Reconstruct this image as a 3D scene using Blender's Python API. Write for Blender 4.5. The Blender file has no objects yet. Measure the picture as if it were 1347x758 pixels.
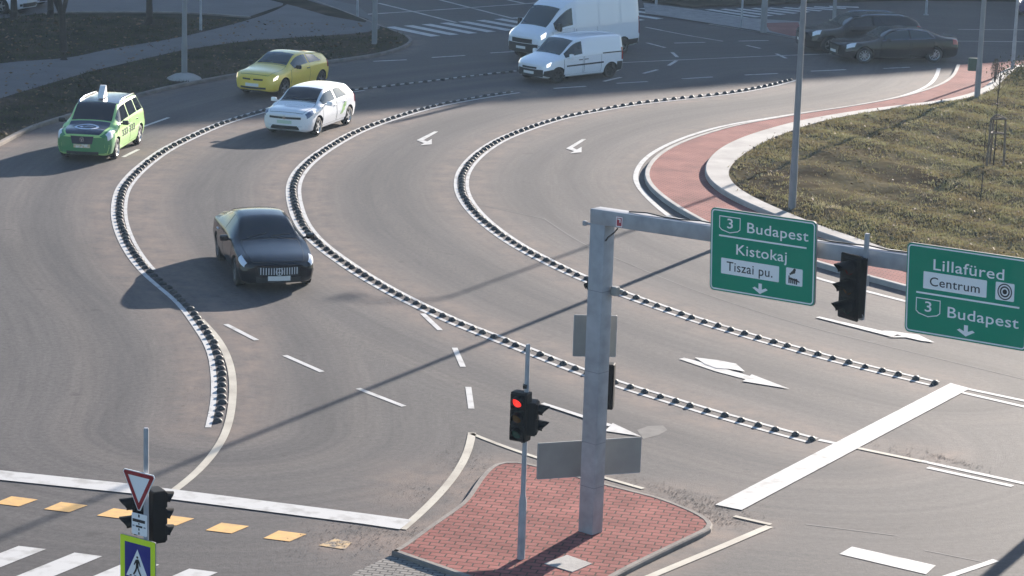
import bpy, bmesh, math, random
import numpy as np
from mathutils import Vector, Matrix
random.seed(7); RNG = np.random.default_rng(7)
SC = bpy.context.scene
COL = SC.collection
R = math.radians

# ------------------------------------------------------------------ camera
PW, PH = 1347.0, 758.0
FPX, PITCH, ROLL, CAMH = 3365.2, 0.22596, 0.032215, 13.4287
FW = np.array([0, math.cos(PITCH), -math.sin(PITCH)])
_r = np.array([1.0, 0, 0]); _u = np.cross(_r, FW)
RT = math.cos(ROLL) * _r + math.sin(ROLL) * _u
UP = -math.sin(ROLL) * _r + math.cos(ROLL) * _u
cd = bpy.data.cameras.new('camera'); cam = bpy.data.objects.new('camera', cd); COL.objects.link(cam)
cam.matrix_world = Matrix(((RT[0], UP[0], -FW[0], 0), (RT[1], UP[1], -FW[1], 0), (RT[2], UP[2], -FW[2], CAMH), (0, 0, 0, 1)))
cd.sensor_width = 36; cd.lens = 36 * FPX / PW; cd.clip_end = 2000; cd.clip_start = 0.5
SC.camera = cam
# ------------------------------------------------------------------ light
SUN_AZ, SUN_EL = 61.4, 16.8       # azimuth counted from +x
w = bpy.data.worlds.new('World'); SC.world = w; w.use_nodes = True
nt = w.node_tree; bg = nt.nodes['Background']
sky = nt.nodes.new('ShaderNodeTexSky'); sky.sky_type = 'NISHITA'; sky.sun_disc = False
sky.sun_elevation = R(SUN_EL); sky.sun_rotation = R(90 - SUN_AZ); sky.ozone_density = 3.0; sky.dust_density = .6
nt.links.new(sky.outputs[0], bg.inputs[0]); bg.inputs[1].default_value = 0.078
sl = bpy.data.lights.new('sun', 'SUN'); sl.energy = 5.0; sl.angle = R(0.5); sl.color = (1.0, 0.90, 0.79)
so = bpy.data.objects.new('sun', sl); COL.objects.link(so)
SD = Vector((math.cos(R(SUN_AZ)) * math.cos(R(SUN_EL)), math.sin(R(SUN_AZ)) * math.cos(R(SUN_EL)), math.sin(R(SUN_EL))))
so.rotation_euler = SD.to_track_quat('Z', 'Y').to_euler(); so.location = (30, 60, 60)
SC.view_settings.view_transform = 'Standard'; SC.view_settings.look = 'None'
SC.view_settings.exposure = 1.45; SC.view_settings.gamma = 1
SC.view_settings.use_curve_mapping = False
HAZE = 0.00025

# ------------------------------------------------------------------ helpers
def g(px, py, z=0.0):
    d = ((px - PW / 2) * RT - (py - PH / 2) * UP) / FPX + FW
    t = (z - CAMH) / d[2]
    return Vector((t * d[0], t * d[1], z))
def on_plane(px, py, o, d):
    """point of the pixel's ray on the upright plane through o along d"""
    r = ((px - PW / 2) * RT - (py - PH / 2) * UP) / FPX + FW
    n = np.array([-d[1], d[0], 0.0]); t = (np.array([o[0], o[1], 0]) - np.array([0, 0, CAMH])) @ n / (r @ n)
    p = np.array([0, 0, CAMH]) + t * r
    return Vector(p)
def tag(o, label=None, cat=None, group=None, kind=None):
    if label: o['label'] = label
    if cat: o['category'] = cat
    if group: o['group'] = group
    if kind: o['kind'] = kind
    return o
def thing(name, label, cat, loc=(0, 0, 0), rz=0.0, group=None):
    o = bpy.data.objects.new(name, None); COL.objects.link(o); o.empty_display_size = .2
    o.location = loc; o.rotation_euler = (0, 0, rz)
    return tag(o, label, cat, group)
def link_mesh(name, me, mat, parent=None):
    o = bpy.data.objects.new(name, me); COL.objects.link(o)
    if mat is not None:
        me.materials.clear(); me.materials.append(mat)
    if parent: o.parent = parent
    return o
def sharp(me, ang=35):
    bm = bmesh.new(); bm.from_mesh(me)
    for f in bm.faces: f.smooth = True
    for e in bm.edges:
        if len(e.link_faces) == 2 and e.calc_face_angle(0) > R(ang): e.smooth = False
    bm.to_mesh(me); bm.free()
class MB:
    """collects shapes into one mesh"""
    def __init__(s): s.v = []; s.f = []
    def add(s, vs, fs):
        k = len(s.v); s.v += [tuple(p) for p in vs]; s.f += [tuple(i + k for i in f) for f in fs]; return s
    def box(s, c, d, rz=0, M=None, ch=0):
        x, y, z = d[0] / 2, d[1] / 2, d[2] / 2
        bm = bmesh.new(); bmesh.ops.create_cube(bm, size=1)
        for v in bm.verts: v.co = Vector((v.co.x * d[0], v.co.y * d[1], v.co.z * d[2]))
        if ch: bmesh.ops.bevel(bm, geom=list(bm.edges), offset=ch, segments=2, affect='EDGES', profile=.5)
        T = Matrix.Translation(c) @ Matrix.Rotation(rz, 4, 'Z')
        if M is not None: T = M @ T
        bm.verts.index_update()
        s.add([T @ v.co for v in bm.verts], [[v.index for v in f.verts] for f in bm.faces]); bm.free(); return s
    def tube(s, a, b, r0, r1=None, n=12, cap=True):
        a = Vector(a); b = Vector(b); r1 = r0 if r1 is None else r1
        q = (b - a).to_track_quat('Z', 'Y').to_matrix()
        vs = []
        for p, r in ((a, r0), (b, r1)):
            for i in range(n):
                t = 2 * math.pi * i / n; vs.append(p + q @ Vector((r * math.cos(t), r * math.sin(t), 0)))
        fs = [(i, (i + 1) % n, n + (i + 1) % n, n + i) for i in range(n)]
        if cap: fs += [tuple(range(n))[::-1], tuple(range(n, 2 * n))]
        return s.add(vs, fs)
    def path(s, pts, rad, n=8):
        """smooth tapering tube through points"""
        k = len(pts); vs = []; fs = []
        for i, p in enumerate(pts):
            p = Vector(p); t = (Vector(pts[min(i + 1, k - 1)]) - Vector(pts[max(i - 1, 0)])).normalized()
            q = t.to_track_quat('Z', 'Y').to_matrix(); r = rad[i] if hasattr(rad, '__len__') else rad
            for j in range(n):
                a = 2 * math.pi * j / n; vs.append(p + q @ Vector((r * math.cos(a), r * math.sin(a), 0)))
        for i in range(k - 1):
            for j in range(n): fs.append((i * n + j, i * n + (j + 1) % n, (i + 1) * n + (j + 1) % n, (i + 1) * n + j))
        fs += [tuple(range(n))[::-1], tuple((k - 1) * n + j for j in range(n))]
        return s.add(vs, fs)
    def lathe(s, prof, M=None, n=20):
        """profile of (r, h) revolved about z"""
        vs = []; fs = []; k = len(prof)
        for i in range(n):
            a = 2 * math.pi * i / n
            for r, h in prof:
                p = Vector((r * math.cos(a), r * math.sin(a), h)); vs.append(M @ p if M is not None else p)
        for i in range(n):
            for j in range(k - 1):
                fs.append((i * k + j, ((i + 1) % n) * k + j, ((i + 1) % n) * k + j + 1, i * k + j + 1))
        return s.add(vs, fs)
    def prism(s, pts, z0, z1, M=None):
        n = len(pts); vs = [Vector((p[0], p[1], z0)) for p in pts] + [Vector((p[0], p[1], z1)) for p in pts]
        if M is not None: vs = [M @ v for v in vs]
        return s.add(vs, [tuple(range(n))[::-1], tuple(range(n, 2 * n))] + [(i, (i + 1) % n, n + (i + 1) % n, n + i) for i in range(n)])
    def build(s, name, mat, parent=None, smooth=None):
        me = bpy.data.meshes.new(name); me.from_pydata(s.v, [], s.f); me.update()
        bm = bmesh.new(); bm.from_mesh(me); bmesh.ops.recalc_face_normals(bm, faces=bm.faces); bm.to_mesh(me); bm.free()
        if smooth: sharp(me, smooth)
        return link_mesh(name, me, mat, parent)
def cr(pts, n=8):
    """Catmull-Rom through 2d/3d points"""
    P = [np.array(p, float) for p in pts]; P = [2 * P[0] - P[1]] + P + [2 * P[-1] - P[-2]]; out = []
    for i in range(1, len(P) - 2):
        for k in range(n):
            t = k / n; a, b, c, d = P[i - 1:i + 3]
            out.append(.5 * ((2 * b) + (c - a) * t + (2 * a - 5 * b + 4 * c - d) * t * t + (3 * b - a - 3 * c + d) * t ** 3))
    out.append(P[-2]); return np.array(out)
def gpath(px, n=6, smooth=2):
    q = np.array([g(x, y)[:2] for x, y in px]); c = cr(q, n) if len(q) > 2 else q
    if len(c) > 8:
        c = resample(c, .4)
        for _ in range(smooth * 3):
            c[1:-1] = .25 * c[:-2] + .5 * c[1:-1] + .25 * c[2:]
    return c
def resample(c, step):
    s = np.r_[0, np.cumsum(np.linalg.norm(np.diff(c, axis=0), axis=1))]
    n = max(2, int(round(s[-1] / step)) + 1); t = np.linspace(0, s[-1], n)
    return np.stack([np.interp(t, s, c[:, 0]), np.interp(t, s, c[:, 1])], 1)
def normals2(c):
    t = np.gradient(c, axis=0); t /= np.linalg.norm(t, axis=1)[:, None] + 1e-9
    return np.stack([-t[:, 1], t[:, 0]], 1)
def offs(c, d): return c + normals2(c) * d
def ribbon(mb, c, wd, z=.008, off=0.0):
    n = normals2(c); a = c + n * (off + wd / 2); b = c + n * (off - wd / 2); k = len(c)
    mb.add([(p[0], p[1], z) for p in a] + [(p[0], p[1], z) for p in b], [(i, i + 1, k + i + 1, k + i) for i in range(k - 1)])
def quad_px(mb, px, z=.008):
    mb.add([tuple(g(x, y)[:2]) + (z,) for x, y in px], [tuple(range(len(px)))])
def dash_px(mb, a, b, wd, z=.008):
    ribbon(mb, np.array([g(*a)[:2], g(*b)[:2]]), wd, z)
def inside(poly, P):
    x, y = P[:, 0], P[:, 1]; r = np.zeros(len(P), bool); n = len(poly)
    for i in range(n):
        x1, y1 = poly[i]; x2, y2 = poly[(i + 1) % n]
        c = ((y1 > y) != (y2 > y)) & (x < (x2 - x1) * (y - y1) / (y2 - y1 + 1e-12) + x1); r ^= c
    return r
def pdist(P, c):
    """distance of points to a polyline, chunked"""
    D = np.full(len(P), 1e9)
    for i in range(len(c) - 1):
        a = c[i]; d = c[i + 1] - a; L = d @ d + 1e-12
        t = np.clip(((P - a) @ d) / L, 0, 1); D = np.minimum(D, np.linalg.norm(P - a - t[:, None] * d, axis=1))
    return D

# ------------------------------------------------------------------ materials
def mat(name, col, rough=.5, metal=0.0, spec=.5, coat=0.0, noise=None, bump=None, emit=None):
    m = bpy.data.materials.new(name); m.use_nodes = True; N = m.node_tree.nodes; L = m.node_tree.links
    b = N['Principled BSDF']; b.inputs['Base Color'].default_value = (*col, 1); b.inputs['Roughness'].default_value = rough
    b.inputs['Metallic'].default_value = metal; b.inputs['Specular IOR Level'].default_value = spec
    b.inputs['Coat Weight'].default_value = coat; b.inputs['Coat Roughness'].default_value = .04
    if emit: b.inputs['Emission Color'].default_value = (*emit[0], 1); b.inputs['Emission Strength'].default_value = emit[1]
    tc = None
    if noise:
        tc = N.new('ShaderNodeTexCoord'); t = N.new('ShaderNodeTexNoise'); t.inputs['Scale'].default_value = noise[0]; t.inputs['Detail'].default_value = 6
        L.new(tc.outputs['Object'], t.inputs['Vector'])
        r = N.new('ShaderNodeValToRGB'); r.color_ramp.elements[0].position = noise[2] if len(noise) > 2 else .3; r.color_ramp.elements[1].position = noise[3] if len(noise) > 3 else .7
        r.color_ramp.elements[0].color = (*noise[1], 1); r.color_ramp.elements[1].color = (*col, 1)
        L.new(t.outputs['Fac'], r.inputs[0]); L.new(r.outputs[0], b.inputs['Base Color'])
    if bump:
        tc = tc or N.new('ShaderNodeTexCoord'); t2 = N.new('ShaderNodeTexNoise'); t2.inputs['Scale'].default_value = bump[0]; t2.inputs['Detail'].default_value = 5
        L.new(tc.outputs['Object'], t2.inputs['Vector']); bp = N.new('ShaderNodeBump'); bp.inputs['Strength'].default_value = bump[1]; bp.inputs['Distance'].default_value = bump[2]
        L.new(t2.outputs['Fac'], bp.inputs['Height']); L.new(bp.outputs[0], b.inputs['Normal'])
    return m
def nodes(m): return m.node_tree.nodes, m.node_tree.links, m.node_tree.nodes['Principled BSDF']

M_line = mat('road_paint', (.52, .51, .495), .65, noise=(3.2, (.33, .315, .295), .28, .50), bump=(60, .3, .01))
M_oldline = mat('worn_road_paint', (.50, .48, .45), .7, noise=(1.6, (.26, .25, .23), .3, .6))
M_cream = mat('cream_road_paint', (.50, .46, .38), .65, noise=(1.5, (.34, .30, .245), .3, .6))
M_yellow = mat('yellow_road_paint', (.72, .42, .13), .65, noise=(5, (.50, .31, .13), .25, .6))
M_conc = mat('concrete', (.42, .40, .375), .85, noise=(1.2, (.29, .27, .255)), bump=(12, .3, .02))
M_concd = mat('kerb_concrete', (.25, .22, .195), .9, noise=(2.5, (.15, .13, .12)), bump=(14, .3, .02))
M_greypave = mat('grey_paving', (.30, .29, .28), .9, noise=(3, (.20, .19, .19)))
M_seam = mat('tar_seam', (.155, .145, .14), .8)
M_rubber = mat('black_rubber', (.03, .03, .032), .6, noise=(14, (.085, .078, .07), .35, .6))
M_galv = mat('galvanised_steel', (.40, .405, .43), .55, metal=.1, noise=(4.5, (.28, .285, .305)), bump=(3, .1, .01))
M_polegrey = mat('grey_pole_paint', (.26, .265, .28), .55, metal=.1, noise=(1.5, (.20, .205, .215)))
M_signback = mat('aluminium_sign_back', (.33, .325, .30), .55, metal=.15, noise=(3, (.27, .265, .25)))
M_green = mat('green_sign_sheet', (.004, .285, .165), .6, spec=.15, noise=(1.1, (.004, .25, .147)))
M_white = mat('white_sign_sheet', (.88, .88, .88), .5)
M_blkprint = mat('black_sign_print', (.012, .012, .014), .5)
M_redprint = mat('red_sign_sheet', (.32, .012, .02), .45)
M_blueprint = mat('blue_sign_sheet', (.012, .018, .22), .4)
M_fluo = mat('fluorescent_yellow_sheet', (.70, .90, .02), .5)
M_black = mat('black_signal_housing', (.006, .006, .007), .6, spec=.2, bump=(30, .05, .005))
M_lensred = mat('lit_red_lens', (.5, .01, .01), .25, emit=((1, .03, .02), .55))
M_lensdk = mat('unlit_red_lens', (.10, .006, .006), .12)
M_lensamb = mat('unlit_amber_lens', (.10, .045, .006), .1); M_lensgrn = mat('unlit_green_lens', (.004, .05, .035), .1)
M_lensoff = mat('unlit_dark_lens', (.03, .03, .02), .08)
M_tyre = mat('tyre_rubber', (.018, .018, .019), .75)
M_rim = mat('alloy_rim', (.60, .61, .63), .3, metal=.8)
M_rimd = mat('dark_rim', (.20, .20, .21), .4, metal=.7)
M_glass = mat('tinted_car_glass', (.016, .02, .026), .04, spec=.7)
M_glassl = mat('clear_car_glass', (.035, .05, .055), .05, spec=.9)
M_lamp = mat('headlight_glass', (.75, .78, .82), .08, spec=.8, coat=.5)
M_lampon = mat('lit_headlight', (.9, .9, .9), .1, emit=((1, .97, .9), .7))
M_tail = mat('tail_light', (.30, .01, .012), .15)
M_trim = mat('black_car_plastic', (.02, .02, .021), .55)
M_chrome = mat('chrome_trim', (.75, .75, .77), .15, metal=1)
M_slat = mat('sky_bright_silver_trim', (.62, .63, .66), .4, spec=.6)  # pale non-metal grey; sky reflection on the chrome put into the base colour
M_plate = mat('number_plate', (.72, .72, .70), .4)
M_plateb = mat('blurred_yellow_plate', (.62, .47, .26), .5, noise=(9, (.75, .7, .62), .42, .55))
M_under = mat('wheel_arch_liner', (.01, .01, .01), .9)
M_bark = mat('dark_bark', (.055, .045, .038), .95, noise=(5, (.03, .025, .022)), bump=(20, .6, .03))
M_wood = mat('weathered_wood', (.20, .15, .11), .85, noise=(8, (.13, .10, .075)))
M_stone = mat('loose_gravel', (.20, .16, .13), .95, noise=(6, (.10, .08, .068)))
def paint(name, col, rough=.3, metal=0.0, coat=.8): return mat(name, col, rough, metal, .5, coat)

# asphalt: vertex layers 'dust' (sand swept against the dividers) and 'wear' (tyre lanes)
def make_asphalt():
    m = bpy.data.materials.new('asphalt'); m.use_nodes = True; N, L, b = nodes(m)
    tc = N.new('ShaderNodeTexCoord')
    def noise(sc, det=6, rough=.6):
        t = N.new('ShaderNodeTexNoise'); t.inputs['Scale'].default_value = sc; t.inputs['Detail'].default_value = det; t.inputs['Roughness'].default_value = rough
        L.new(tc.outputs['Object'], t.inputs['Vector']); return t
    def ramp(src, p0, p1, c0, c1):
        r = N.new('ShaderNodeValToRGB'); e = r.color_ramp.elements; e[0].position = p0; e[1].position = p1; e[0].color = (*c0, 1); e[1].color = (*c1, 1)
        L.new(src, r.inputs[0]); return r
    def mix(fac, a, bb, mode='MIX'):
        x = N.new('ShaderNodeMix'); x.data_type = 'RGBA'; x.blend_type = mode
        if isinstance(fac, float): x.inputs[0].default_value = fac
        else: L.new(fac, x.inputs[0])
        for s, q in ((6, a), (7, bb)):
            if isinstance(q, tuple): x.inputs[s].default_value = (*q, 1)
            else: L.new(q, x.inputs[s])
        return x.outputs[2]
    def math_(op, a, bb):
        x = N.new('ShaderNodeMath'); x.operation = op; x.use_clamp = True
        for s, q in ((0, a), (1, bb)):
            if isinstance(q, float): x.inputs[s].default_value = q
            else: L.new(q, x.inputs[s])
        return x.outputs[0]
    big = ramp(noise(.12, 4).outputs[0], .35, .65, (.075, .071, .074), (.094, .088, .090))
    fine = ramp(noise(9, 8, .75).outputs[0], .3, .72, (.62, .62, .62), (1.25, 1.24, 1.22))
    base = mix(1.0, big.outputs[0], fine.outputs[0], 'MULTIPLY')
    at = N.new('ShaderNodeAttribute'); at.attribute_name = 'wear'
    base = mix(at.outputs['Fac'], base, mix(1.0, base, (1.34, 1.26, 1.18), 'MULTIPLY'))
    at3 = N.new('ShaderNodeAttribute'); at3.attribute_name = 'oil'
    base = mix(at3.outputs['Fac'], base, mix(1.0, base, (.70, .70, .74), 'MULTIPLY'))
    cx = N.new('ShaderNodeCombineXYZ')
    for nm, k_, sc in (('lane_d', 0, 5.0), ('lane_s', 1, .22)):
        q = N.new('ShaderNodeAttribute'); q.attribute_name = nm; mm = N.new('ShaderNodeMath'); mm.operation = 'MULTIPLY'; mm.inputs[1].default_value = sc; L.new(q.outputs['Fac'], mm.inputs[0]); L.new(mm.outputs[0], cx.inputs[k_])
    sn = N.new('ShaderNodeTexNoise'); sn.inputs['Scale'].default_value = 1; sn.inputs['Detail'].default_value = 7; sn.inputs['Roughness'].default_value = .65; L.new(cx.outputs[0], sn.inputs['Vector'])
    base = mix(1.0, base, ramp(sn.outputs[0], .32, .68, (.82, .82, .83), (1.20, 1.18, 1.16)).outputs[0], 'MULTIPLY')
    spots_ = ramp(noise(1.7, 3, .5).outputs[0], .68, .74, (1, 1, 1), (.72, .72, .73)); base = mix(1.0, base, spots_.outputs[0], 'MULTIPLY')
    at2 = N.new('ShaderNodeAttribute'); at2.attribute_name = 'dust'
    dn = ramp(noise(1.3, 8, .7).outputs[0], .36, .62, (.15, .15, .15), (1, 1, 1))
    df = math_('MULTIPLY', at2.outputs['Fac'], dn.outputs[0])
    base = mix(df, base, (.20, .15, .125))
    # brown mud specks where the dust is thick
    sp = ramp(noise(5.5, 6, .8).outputs[0], .57, .66, (0, 0, 0), (1, 1, 1))
    base = mix(math_('MULTIPLY', math_('MULTIPLY', at2.outputs['Fac'], sp.outputs[0]), .75), base, (.085, .062, .05))
    L.new(base, b.inputs['Base Color']); b.inputs['Roughness'].default_value = .78; b.inputs['Specular IOR Level'].default_value = .25
    bp = N.new('ShaderNodeBump'); bp.inputs['Strength'].default_value = .35; bp.inputs['Distance'].default_value = .02
    L.new(noise(28, 6, .7).outputs[0], bp.inputs['Height']); L.new(bp.outputs[0], b.inputs['Normal'])
    return m
M_asph = make_asphalt()
def make_paver(name, rot, c1, c2, mortar, bw=.2, bh=.1):
    m = bpy.data.materials.new(name); m.use_nodes = True; N, L, b = nodes(m)
    tc = N.new('ShaderNodeTexCoord'); mp = N.new('ShaderNodeMapping'); mp.inputs['Rotation'].default_value = (0, 0, rot)
    L.new(tc.outputs['Object'], mp.inputs[0])
    wv = N.new('ShaderNodeTexNoise'); wv.inputs['Scale'].default_value = 4; L.new(tc.outputs['Object'], wv.inputs['Vector'])
    va = N.new('ShaderNodeVectorMath'); va.operation = 'MULTIPLY_ADD'; va.inputs[1].default_value = (.03, .03, 0); L.new(wv.outputs['Color'], va.inputs[0]); L.new(mp.outputs[0], va.inputs[2])
    t = N.new('ShaderNodeTexBrick'); t.inputs['Scale'].default_value = 1; t.inputs['Brick Width'].default_value = bw; t.inputs['Row Height'].default_value = bh
    t.inputs['Mortar Size'].default_value = .016; t.inputs['Mortar Smooth'].default_value = .4
    t.inputs['Color1'].default_value = (*c1, 1); t.inputs['Color2'].default_value = (*c2, 1); t.inputs['Mortar'].default_value = (*mortar, 1)
    L.new(va.outputs[0], t.inputs['Vector'])
    n2 = N.new('ShaderNodeTexNoise'); n2.inputs['Scale'].default_value = .9; n2.inputs['Detail'].default_value = 7; L.new(tc.outputs['Object'], n2.inputs['Vector'])
    r = N.new('ShaderNodeValToRGB'); r.color_ramp.elements[0].position = .3; r.color_ramp.elements[1].position = .7; r.color_ramp.elements[0].color = (.72, .72, .72, 1); r.color_ramp.elements[1].color = (1.15, 1.13, 1.1, 1)
    L.new(n2.outputs[0], r.inputs[0])
    x = N.new('ShaderNodeMix'); x.data_type = 'RGBA'; x.blend_type = 'MULTIPLY'; x.inputs[0].default_value = 1
    L.new(t.outputs[0], x.inputs[6]); L.new(r.outputs[0], x.inputs[7]); L.new(x.outputs[2], b.inputs['Base Color'])
    bp = N.new('ShaderNodeBump'); bp.inputs['Strength'].default_value = .6; bp.inputs['Distance'].default_value = .012; bp.invert = True
    L.new(t.outputs['Fac'], bp.inputs['Height']); L.new(bp.outputs[0], b.inputs['Normal']); b.inputs['Roughness'].default_value = .9; b.inputs['Specular IOR Level'].default_value = .1
    return m
M_paver = make_paver('red_pavers', R(12), (.33, .13, .115), (.27, .10, .09), (.10, .065, .058), .26, .16)
M_paver2 = make_paver('red_cycle_pavers', R(20), (.35, .155, .14), (.30, .13, .115), (.18, .095, .085))
M_paverg = make_paver('grey_pavers', R(12), (.34, .32, .30), (.28, .265, .25), (.13, .125, .12), .2, .105)
def make_grass(name, cols, s=.35, trans=0.0):
    m = bpy.data.materials.new(name); m.use_nodes = True; N, L, b = nodes(m)
    tc = N.new('ShaderNodeTexCoord'); a = N.new('ShaderNodeTexNoise'); a.inputs['Scale'].default_value = s; a.inputs['Detail'].default_value = 9; a.inputs['Roughness'].default_value = .68
    L.new(tc.outputs['Object'], a.inputs['Vector']); r = N.new('ShaderNodeValToRGB'); e = r.color_ramp.elements
    while len(e) < len(cols): e.new(.5)
    for i, c in enumerate(cols): e[i].position = .32 + .36 * i / (len(cols) - 1); e[i].color = (*c, 1)
    L.new(a.outputs[0], r.inputs[0]); L.new(r.outputs[0], b.inputs['Base Color']); b.inputs['Roughness'].default_value = .95; b.inputs['Specular IOR Level'].default_value = 0.0
    bp = N.new('ShaderNodeBump'); bp.inputs['Strength'].default_value = .5; bp.inputs['Distance'].default_value = .08
    a2 = N.new('ShaderNodeTexNoise'); a2.inputs['Scale'].default_value = 7; a2.inputs['Detail'].default_value = 6; L.new(tc.outputs['Object'], a2.inputs['Vector'])
    L.new(a2.outputs[0], bp.inputs['Height']); L.new(bp.outputs[0], b.inputs['Normal'])
    if trans:
        tr = N.new('ShaderNodeBsdfTranslucent'); L.new(r.outputs[0], tr.inputs[0]); mx = N.new('ShaderNodeMixShader'); mx.inputs[0].default_value = trans
        L.new(b.outputs[0], mx.inputs[1]); L.new(tr.outputs[0], mx.inputs[2]); L.new(mx.outputs[0], N['Material Output'].inputs[0])
    return m
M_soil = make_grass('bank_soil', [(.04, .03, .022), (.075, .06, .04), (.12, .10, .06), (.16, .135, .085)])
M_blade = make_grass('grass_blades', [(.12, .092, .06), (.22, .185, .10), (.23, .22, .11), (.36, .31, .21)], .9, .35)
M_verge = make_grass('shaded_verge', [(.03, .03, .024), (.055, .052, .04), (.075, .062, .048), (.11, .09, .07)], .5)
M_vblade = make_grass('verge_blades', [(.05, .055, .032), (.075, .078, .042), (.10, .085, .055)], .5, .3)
M_path = mat('footpath_asphalt', (.12, .115, .122), .85, noise=(.6, (.09, .087, .092)), bump=(20, .3, .02))
M_leaf = mat('fallen_leaves', (.20, .125, .06), .8, noise=(3, (.11, .07, .04)))

# ------------------------------------------------------------------ ground layout (pixel outlines laid on the real ground plane)
far_l = [(683, 94), (660, 97), (620, 101), (570, 107.5), (520, 113), (475, 118.5)]
domeA = [(475, 118.5), (430, 125), (390, 134), (345, 147), (300, 160), (275, 170), (251, 181), (219, 197), (190, 218), (175, 232), (162, 249), (157.5, 267), (157, 285), (161, 302), (168, 319), (180, 339), (197.5, 360), (220, 379), (241, 396), (257, 415), (268, 432), (275, 441), (282, 452), (287.5, 466), (290.6, 481), (292, 496), (293, 511), (292.7, 525.5), (290.6, 540), (285.4, 563)]
domeB = [(679, 121.5), (652, 125), (627, 129.5), (587, 136.5), (556, 144), (528, 152.5), (502, 161), (478, 170), (457, 180), (444, 187.5), (424, 200), (405.6, 214), (393, 228), (386.6, 242), (385.8, 255), (389, 273), (396, 292), (407, 308), (422, 323), (440, 336.5), (476, 361), (521, 387), (557, 404.5), (591.5, 421), (630, 436.5), (663, 449), (711, 468), (758, 487), (812, 505.5), (849, 517), (890.6, 529.5), (952, 548), (1019, 566.5), (1068, 579.5)]
domeC = [(1045, 104.5), (1031, 108.5), (1018, 112), (990, 118), (953, 124), (912, 128.5), (870, 133), (829, 138), (785, 146), (738, 155.5), (696, 169), (669, 179.5), (653, 187), (629, 203.5), (613, 221), (607, 235), (607.3, 251), (613, 264), (625, 280), (643.6, 297), (677, 321), (716, 342), (754, 360.5), (809, 383), (866, 403.5), (911, 419.5), (978, 440), (1053, 461), (1135, 483), (1204, 499), (1229, 505)]
cA, cB, cC, cF = gpath(domeA), gpath(domeB), gpath(domeC), gpath(far_l)
lineA_r = [(264, 421), (284, 442), (297, 463), (303, 480), (307, 504), (304, 545), (296, 574), (281, 598), (262, 620), (240, 640), (229, 646)]
cAr = gpath(lineA_r)
out_line = [(1235, 90), (1232, 100), (1223, 111.5), (1203, 121.5), (1174, 130), (1116, 140.5), (1058, 148.5), (1010, 156), (968, 162.6), (930, 171.5), (893, 184), (862, 199), (845, 212.7), (836.5, 227.7), (836, 239), (845, 253), (862, 270), (880, 285), (905, 300), (960, 327), (1073, 366), (1136, 382.5), (1192, 397), (1270, 417), (1347, 437), (1420, 456)]
cO = gpath(out_line)
out_kerb = [(1258, 89), (1252, 102), (1237, 114), (1205, 125.5), (1174, 133.5), (1116, 144), (1058, 152.5), (1010, 161), (968, 168.5), (930, 179), (895, 191), (868, 205), (853, 219), (847, 232), (850, 245), (862, 258), (880, 272), (905, 287), (960, 314), (1073, 351), (1136, 368.5), (1192, 384), (1270, 404), (1347, 424), (1420, 443)]
cK = gpath(out_kerb)
in_kerb = [(1420, 78), (1347, 92), (1325, 98), (1313, 104), (1302, 116), (1288, 127), (1270, 133.5), (1232, 142), (1145, 152.5), (1058, 167), (1005, 181), (975, 191), (950, 203), (934, 216), (926, 231), (931, 246), (950, 262), (981, 278), (1025, 297), (1077, 318), (1113, 329), (1144, 341), (1192, 358), (1270, 382), (1347, 402), (1420, 420)]
cI = gpath(in_kerb)
bank_z = .26
verge_edge = [(-90, 240), (-40, 212), (0, 193), (43.5, 171), (87, 157), (180, 129), (232, 116), (310, 101.5), (370, 92), (430, 84), (489, 76), (526, 67), (543, 57.5), (538, 51), (520, 43), (500, 36), (460, 20), (420, 5), (380, -10), (330, -30)]
cV = gpath(verge_edge, smooth=1)

# one sheet to the horizon under everything
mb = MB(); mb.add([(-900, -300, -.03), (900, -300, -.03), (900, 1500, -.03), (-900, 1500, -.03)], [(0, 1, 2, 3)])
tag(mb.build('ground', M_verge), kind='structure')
# road sheet with its dust and wear layers
xs = np.arange(-34, 46.01, .25); ys = np.arange(26, 150.01, .25)
X, Y = np.meshgrid(xs, ys); P = np.stack([X.ravel(), Y.ravel()], 1); nx, ny = len(xs), len(ys)
idx = np.arange(nx * ny).reshape(ny, nx)
F = np.stack([idx[:-1, :-1], idx[:-1, 1:], idx[1:, 1:], idx[1:, :-1]], -1).reshape(-1, 4)
me = bpy.data.meshes.new('road'); me.vertices.add(len(P)); me.vertices.foreach_set('co', np.c_[P, np.zeros(len(P))].ravel())
me.loops.add(F.size); me.loops.foreach_set('vertex_index', F.ravel()); me.polygons.add(len(F)); me.polygons.foreach_set('loop_start', np.arange(0, F.size, 4)); me.update(calc_edges=True)
island_px = [(515, 731), (530, 722), (560, 700), (583, 684), (609, 664), (630, 634), (645, 619), (662, 613), (690, 614), (740, 626), (787, 639), (830, 650), (868, 660), (905, 674), (927, 685), (937, 694), (934, 702), (920, 709), (868, 734), (824, 756), (760, 790), (700, 800), (620, 768)]
island = np.array([g(x, y)[:2] for x, y in island_px])
isl_loop = np.vstack([island, island[:1]])
near = (P[:, 0] > -30) & (P[:, 0] < 26) & (P[:, 1] < 126)
dA, dB, dC = (np.full(len(P), 50.) for _ in range(3)); dO = dA.copy(); dI = dA.copy(); dV = dA.copy(); dF = dA.copy()
for D, c in ((dA, cA), (dB, cB), (dC, cC), (dO, cO), (dI, isl_loop), (dV, cV), (dF, cF)): D[near] = pdist(P[near], c)
ga = lambda d, m, s: np.exp(-((d - m) / s) ** 2)
dmin = np.minimum.reduce([dA, dB, dC, dO, dF])
isl_in = np.zeros(len(P), bool); isl_in[near] = inside(island, P[near])
dust = np.maximum.reduce([.75 * ga(dA, .5, .45), .8 * ga(dB, .55, .42), .7 * ga(dC, .5, .4), .45 * ga(dO, .4, .5), .95 * np.clip(1.15 - dI / .9, 0, 1), .8 * ga(dV, .15, .5)])
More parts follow.
